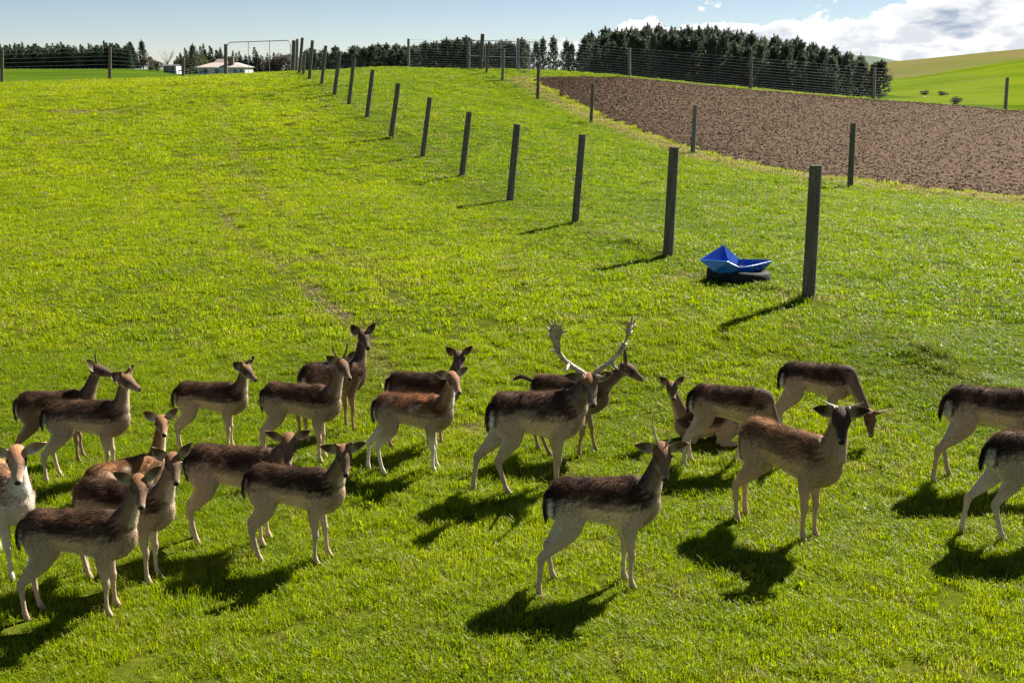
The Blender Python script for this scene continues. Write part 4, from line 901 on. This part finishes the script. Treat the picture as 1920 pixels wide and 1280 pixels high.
# ------------------------------------------------------------------ farmhouse and sheds (about 290 m away)
M_WHITE = noise_mat('white_weatherboard', (.62,.63,.62), (.74,.74,.72), 2, .7, spec=.2, stretch=(1,1,8))
M_ROOF = noise_mat('pale_iron_roof', (.42,.33,.29), (.54,.44,.39), 1.2, .6, 6, spec=.3)
M_GLASS = noise_mat('window_glass', (.05,.07,.09), (.09,.11,.14), 1, .12, spec=.6)
M_TRIM = noise_mat('window_trim', (.55,.55,.54), (.65,.65,.64), 2, .7)
M_BRICK = noise_mat('chimney_brick', (.13,.10,.07), (.20,.16,.11), 4, .9)
M_SHED = noise_mat('grey_iron_shed', (.09,.095,.105), (.13,.135,.145), 2, .6, stretch=(6,1,1))
DH = 285.0; sc_ = DH / (F_PX * cp) * 1.0
def hp_(px, py): return at_y(px, py, DH)
A_, B_ = hp_(371, 143), hp_(460, 143); zb = A_[2] - 1.2; cxh = (A_[0] + B_[0]) / 2; w_ = (B_[0] - A_[0]) / 2; eave = hp_(400, 126.5)[2] - zb; ridge = hp_(400, 117.5)[2] - zb; top = hp_(400, 110.5)[2] - zb
house = empty('farmhouse', (cxh, DH, zb)); tag(house, 'white single-storey farmhouse with pale hipped iron roof behind the tall gate', 'house')
MB().box(-w_, w_, 0, 9, 0, eave).build('wall', M_WHITE, house)
def hip(x0, x1, y0, y1, z0, z1, inx, iny):
    return MB().poly([(x0,y0,z0),(x1,y0,z0),(x1,y1,z0),(x0,y1,z0),(x0+inx,y0+iny,z1),(x1-inx,y0+iny,z1),(x1-inx,y1-iny,z1),(x0+inx,y1-iny,z1)], [(0,1,5,4),(1,2,6,5),(2,3,7,6),(3,0,4,7),(4,5,6,7),(3,2,1,0)])
hip(-w_-.5, w_+.5, -.5, 9.5, eave, ridge, 3.6, 3.4).build('roof', M_ROOF, house)
hip(-w_+3.4, w_-3.4-2.2, 3.2, 6.0, ridge + .02, top, .8, 1.2).build('upper_roof', M_ROOF, house)
MB().box(w_-4.6, w_-3.2, 1.2, 2.4, eave-.2, top+.6).build('chimney', M_BRICK, house)
for px, wpx in [(376,4),(383,6),(386.5,5),(406.5,7.5),(441,5),(452,4)]:
    xx = hp_(px, 130)[0] - cxh; hw_ = wpx * sc_ / 2; z1 = hp_(400, 129.8)[2] - zb; z0 = hp_(400, 137.5)[2] - zb
    fr = MB().box(xx-hw_-.1, xx+hw_+.1, -.07, .05, z0-.1, z1+.1).build('window', M_TRIM, house)
    pa = MB().box(xx-hw_, xx-.04, -.10, .02, z0, z1).build('pane', M_GLASS, fr); pa = MB().box(xx+.04, xx+hw_, -.10, .02, z0, z1).build('pane', M_GLASS, fr)
# lean-to carport left of it
x0, x1 = hp_(331, 140)[0] - cxh, -w_ - .02; zA = hp_(331, 134)[2] - zb; zB = hp_(371, 126.5)[2] - zb
lt = MB().poly([(x0,1,zA),(x1,1,zB),(x1,7,zB),(x0,7,zA),(x0,1,zA+.16),(x1,1,zB+.16),(x1,7,zB+.16),(x0,7,zA+.16)], [(3,2,1,0),(4,5,6,7),(0,1,5,4),(1,2,6,5),(2,3,7,6),(3,0,4,7)]).build('carport_roof', M_ROOF, house)
for xx in (x0 + .3, (x0 + x1) / 2): MB().box(xx-.09, xx+.09, 1.1, 1.28, 0, zA + (zB - zA) * (xx - x0) / (x1 - x0)).build('carport_post', M_WHITE, house)
A_, B_ = hp_(298, 140), hp_(323, 140); zb2 = zb; sh = empty('shed', ((A_[0] + B_[0]) / 2, DH + 4, zb2)); tag(sh, 'small grey iron shed with a pale end wall left of the farmhouse', 'shed'); hw_ = (B_[0] - A_[0]) / 2; zt = hp_(310, 124)[2] - zb2; zr = hp_(310, 121)[2] - zb2
MB().box(-hw_, hw_ - .45, 0, 4, 0, zt).build('wall', M_SHED, sh); MB().box(hw_ - .45, hw_, -.1, 4.1, 0, zt + .1).build('end_wall', M_WHITE, sh)
MB().poly([(-hw_-.2,-.3,zt),(hw_+.2,-.3,zt+.12),(hw_+.2,2,zr),(-hw_-.2,2,zr),(-hw_-.2,4.3,zt),(hw_+.2,4.3,zt+.12)], [(0,1,2,3),(3,2,5,4),(0,3,4),(1,5,2)]).build('roof', M_SHED, sh)
dw = MB().box(-.6, .3, -.05, .02, zt - 1.3, zt - .5).build('window', M_GLASS, sh)

# ------------------------------------------------------------------ instanced ground cover (geometry nodes, one object each)
def scatter(name, label, pts, rot, scl, vari, attrs, variants):
    me = bpy.data.meshes.new(name); me.vertices.add(len(pts)); me.vertices.foreach_set('co', np.asarray(pts, np.float32).ravel())
    a = me.attributes.new('rot', 'FLOAT_VECTOR', 'POINT'); a.data.foreach_set('vector', np.asarray(rot, np.float32).ravel())
    a = me.attributes.new('scl', 'FLOAT_VECTOR', 'POINT'); a.data.foreach_set('vector', np.asarray(scl, np.float32).ravel())
    a = me.attributes.new('vari', 'INT', 'POINT'); a.data.foreach_set('value', np.asarray(vari, np.int32))
    for k, v in attrs.items(): a = me.attributes.new(k, 'FLOAT', 'POINT'); a.data.foreach_set('value', np.asarray(v, np.float32))
    o = bpy.data.objects.new(name, me); COL.objects.link(o); tag(o, label, kind='stuff')
    src = bpy.data.collections.new(name + '_pieces')
    for i, v in enumerate(variants): src.objects.link(bpy.data.objects.new('%s_piece_%02d' % (name, i), v))
    ng = bpy.data.node_groups.new(name, 'GeometryNodeTree'); ng.interface.new_socket('Geometry', in_out='INPUT', socket_type='NodeSocketGeometry'); ng.interface.new_socket('Geometry', in_out='OUTPUT', socket_type='NodeSocketGeometry')
    N, L = ng.nodes.new, ng.links.new
    gi, go = N('NodeGroupInput'), N('NodeGroupOutput'); ip = N('GeometryNodeInstanceOnPoints'); ci = N('GeometryNodeCollectionInfo'); ci.inputs['Collection'].default_value = src; ci.inputs['Separate Children'].default_value = True; ci.inputs['Reset Children'].default_value = True
    def na(nm, t): n = N('GeometryNodeInputNamedAttribute'); n.data_type = t; n.inputs['Name'].default_value = nm; return n.outputs['Attribute']
    er = N('FunctionNodeEulerToRotation'); L(na('rot', 'FLOAT_VECTOR'), er.inputs[0])
    L(gi.outputs[0], ip.inputs['Points']); L(ci.outputs[0], ip.inputs['Instance']); ip.inputs['Pick Instance'].default_value = True
    L(na('vari', 'INT'), ip.inputs['Instance Index']); L(er.outputs[0], ip.inputs['Rotation']); L(na('scl', 'FLOAT_VECTOR'), ip.inputs['Scale']); L(ip.outputs[0], go.inputs[0])
    md = o.modifiers.new('scatter', 'NODES'); md.node_group = ng; return o
def tuft(seed, nb_, rad, h0, h1, w, mat, lean=.85):
    r_ = np.random.default_rng(seed); V, T = [], []; wind = r_.uniform(0, 6.28)
    for k in range(nb_):
        a = r_.uniform(0, 6.28); q_ = rad * math.sqrt(r_.random()); bx, by = q_ * math.cos(a), q_ * math.sin(a); hh = r_.uniform(h0, h1); a2 = r_.uniform(0, 6.28); ln = hh * r_.uniform(.15, lean * 2.2)
        dx, dy = math.cos(a2), math.sin(a2); wx, wy = -dy * w * r_.uniform(.6, 1.3), dx * w; b0 = len(V)
        V += [(bx-wx, by-wy, -.01), (bx+wx, by+wy, -.01), (bx+dx*ln*.35-wx*.8, by+dy*ln*.35-wy*.8, hh*.62), (bx+dx*ln*.35+wx*.8, by+dy*ln*.35+wy*.8, hh*.62), (bx+dx*ln, by+dy*ln, hh)]
        T += [(b0, b0+1, b0+3), (b0, b0+3, b0+2), (b0+2, b0+3, b0+4)]
    return np_mesh('tuft', V, T, mat, smooth=False)
m, nt, b = new_mat('grass_blades'); M_GRASS = m
tn, dry, sid = attr(nt, 'tint', 'INSTANCER').outputs['Fac'], attr(nt, 'dry', 'INSTANCER').outputs['Fac'], attr(nt, 'side', 'INSTANCER').outputs['Fac']
ca = mixc(nt, tn, (.134,.198,.005), (.285,.330,.008)); cb = mixc(nt, tn, (.102,.166,.008), (.210,.262,.013))
c = mixc(nt, sid, ca, cb); c = mixc(nt, dry, c, (.26,.205,.085))
nt.links.new(c, b.inputs['Base Color']); b.inputs['Roughness'].default_value = .40; b.inputs['Specular IOR Level'].default_value = .20
tr = nt.nodes.new('ShaderNodeBsdfTranslucent'); hv = nt.nodes.new('ShaderNodeHueSaturation'); hv.inputs['Value'].default_value = 1.7; hv.inputs['Saturation'].default_value = 1.05; nt.links.new(c, hv.inputs['Color']); nt.links.new(hv.outputs[0], tr.inputs[0])
ms = nt.nodes.new('ShaderNodeMixShader'); ms.inputs[0].default_value = .5; nt.links.new(b.outputs[0], ms.inputs[1]); nt.links.new(tr.outputs[0], ms.inputs[2]); nt.links.new(ms.outputs[0], nt.nodes['Material Output'].inputs[0])

def sample_zone(y0, y1, dens, margin=1.5):
    """random points on the ground between two distances, within the wedge that is looked over"""
    n = int(dens * ((y1 ** 2 - y0 ** 2) * .52 + margin * 2 * (y1 - y0))); y = np.sqrt(rng.uniform(y0 ** 2, y1 ** 2, n)); hw_ = .52 * y + margin; x = rng.uniform(-1, 1, n) * hw_; return x, y
def grass(name, label, y0, y1, dens, variants, zs, seed):
    x, y = sample_zone(y0, y1, dens); keep = ~in_poly(x, y, plough_poly); x, y = x[keep], y[keep]
    bm_ = bare_mask(x, y); patch = .5 + .5 * vnoise(x * 1.1, y * 1.1, seed) ; fine = .5 + .5 * vnoise(x * 4.2, y * 4.2, seed + 1); big = .5 + .5 * vnoise(x * .25, y * .25, seed + 2)
    hole = sstep(.5 + .5 * vnoise(x * 5.5, y * 5.5, seed + 4), .30, .06) if False else 1 - sstep(.5 + .5 * vnoise(x * 5.5, y * 5.5, seed + 4), .06, .30)
    keep = rng.random(len(x)) > np.maximum(bm_ * 1.15, hole * .75); x, y, patch, fine, big, bm_ = [a[keep] for a in (x, y, patch, fine, big, bm_)]
    for (dx_, dy_, ly, hd_, s_) in deer_xy:
        if ly: k = np.hypot(x - dx_, y - dy_) > .42; x, y, patch, fine, big, bm_ = [a[k] for a in (x, y, patch, fine, big, bm_)]
    z = terrain(x, y); dm, sd = dist_poly(x, y, mainline_ext); sgn = dm * sd; n = len(x)
    s = zs * (.55 + 1.05 * np.clip(patch * .5 + fine * .5, 0, 1)) * rng.uniform(.7, 1.3, n) * (1 - .5 * bm_) * (1 - .35 * np.exp(-(sgn / 1.3) ** 2))
    tint = np.clip(0.5 + .35 * (patch - .5) + .35 * (big - .5) + rng.normal(0, .22, n) - .35 * np.exp(-((sgn + .3) / 1.0) ** 2), 0, 1)
    de, _ = dist_poly(x, y, near_edge); dryv = np.clip(np.exp(-((de - .9) / .7) ** 2) * .8 * (.4 + fine) * (sgn > 2) + (rng.random(n) < .05) * .7 + bm_ * .5, 0, 1)
    s = s * (1 + .6 * np.exp(-(de / .6) ** 2) * (sgn > 2)); tint = np.clip(tint + .5 * np.exp(-(de / .5) ** 2) * (sgn > 2), 0, 1)
    rot = np.stack([rng.normal(0, .12, n), rng.normal(0, .12, n), rng.uniform(0, 6.28, n)], -1)
    clumpy = 1 + .6 * sstep(.5 + .5 * vnoise(x * 1.9 + 7, y * 1.9, seed + 6), .78, 1.05); s = s * clumpy; tint = np.clip(tint - .35 * (clumpy - 1), 0, 1)
    scl = np.stack([np.full(n, 1.0), np.full(n, 1.0), s], -1) * rng.uniform(.85, 1.2, (n, 1))
    rank = np.exp(-(dm / .20) ** 2) * np.clip(.3 + vnoise(x * 2.1, y * 2.1, 77), 0, 1) * (1 - sstep(y, 16, 30)); scl[:, 2] *= 1 + 1.3 * rank; tint = np.clip(tint - .6 * rank, 0, 1)
    sv = sstep(sgn, -1.8, 2.2) * (1 - .8 * np.exp(-(de / .5) ** 2))
    return scatter(name, label, np.stack([x, y, z], -1), rot, scl, rng.integers(0, len(variants), n), dict(tint=tint, dry=dryv, side=sv), variants)
grass('grass', 'short sunlit pasture grass around the deer', 4.2, 14, 170, [tuft(k, 54, .09, .016, .048, .0027, M_GRASS) for k in range(6)], 1.0, 41)
grass('grass', 'pasture grass on the middle of the slope', 14, 31, 54, [tuft(10 + k, 46, .14, .022, .058, .0050, M_GRASS) for k in range(6)], 1.0, 44)
grass('grass', 'pasture grass on the upper slope to the crest', 31, 74, 17, [tuft(20 + k, 80, .26, .022, .060, .0080, M_GRASS) for k in range(6)], 1.0, 47)
grass('weeds', 'low broad-leaved weeds among the pasture grass', 4.2, 24, 2.2, [tuft(40 + k, 12, .045, .02, .05, .011, M_GRASS) for k in range(4)], 1.1, 51)
# clods and straw on the ploughed soil
def clod(seed, flat_):
    r_ = np.random.default_rng(seed); v, f = icos(1.0, (0, 0, 0), 1); v = np.array(v) * r_.uniform(.65, 1.25, (len(v), 1)) * np.array((1, .8, flat_ * .65)); return np_mesh('clod', v, f, M_CLOD, smooth=False)
m, nt, b = new_mat('clod_soil'); M_CLOD = m
c = mixc(nt, attr(nt, 'tint', 'INSTANCER').outputs['Fac'], (.055,.032,.018), (.110,.069,.041)); c = mixc(nt, attr(nt, 'dry', 'INSTANCER').outputs['Fac'], c, (.36,.28,.18)); nt.links.new(c, b.inputs['Base Color']); b.inputs['Roughness'].default_value = .95; b.inputs['Specular IOR Level'].default_value = .08
n = 140000; u = rng.uniform(0, 1, n) ** 1.0 * (NU - 1.001); v_ = rng.uniform(.0, .985, n) ** 1.15; i0 = u.astype(int); fr_ = (u - i0)[:, None]
pn = ne[i0] * (1 - fr_) + ne[i0 + 1] * fr_; pf = fe[i0] * (1 - fr_) + fe[i0 + 1] * fr_; cxy = pn * (1 - v_[:, None]) + pf * v_[:, None]
k = np.abs(cxy[:, 0]) < .52 * cxy[:, 1] + 2; cxy = cxy[k]; n = len(cxy); straw = rng.random(n) < .16; sz = np.clip(rng.lognormal(-3.7, .45, n), .008, .055); cz = soil_z(cxy[:, 0], cxy[:, 1]) + sz * .15
scl = np.stack([sz * np.where(straw, 2.2, 1), sz * np.where(straw, .28, 1), sz * np.where(straw, .3, 1)], -1)
scatter('soil_clods', 'loose earth clods and straw on the ploughed field', np.column_stack([cxy, cz]), np.stack([rng.normal(0, .3, n), rng.normal(0, .3, n), rng.uniform(0, 6.28, n)], -1), scl, rng.integers(0, 5, n), dict(tint=rng.random(n), dry=straw * rng.uniform(.4, 1, n)), [clod(60 + q_, .7) for q_ in range(5)])
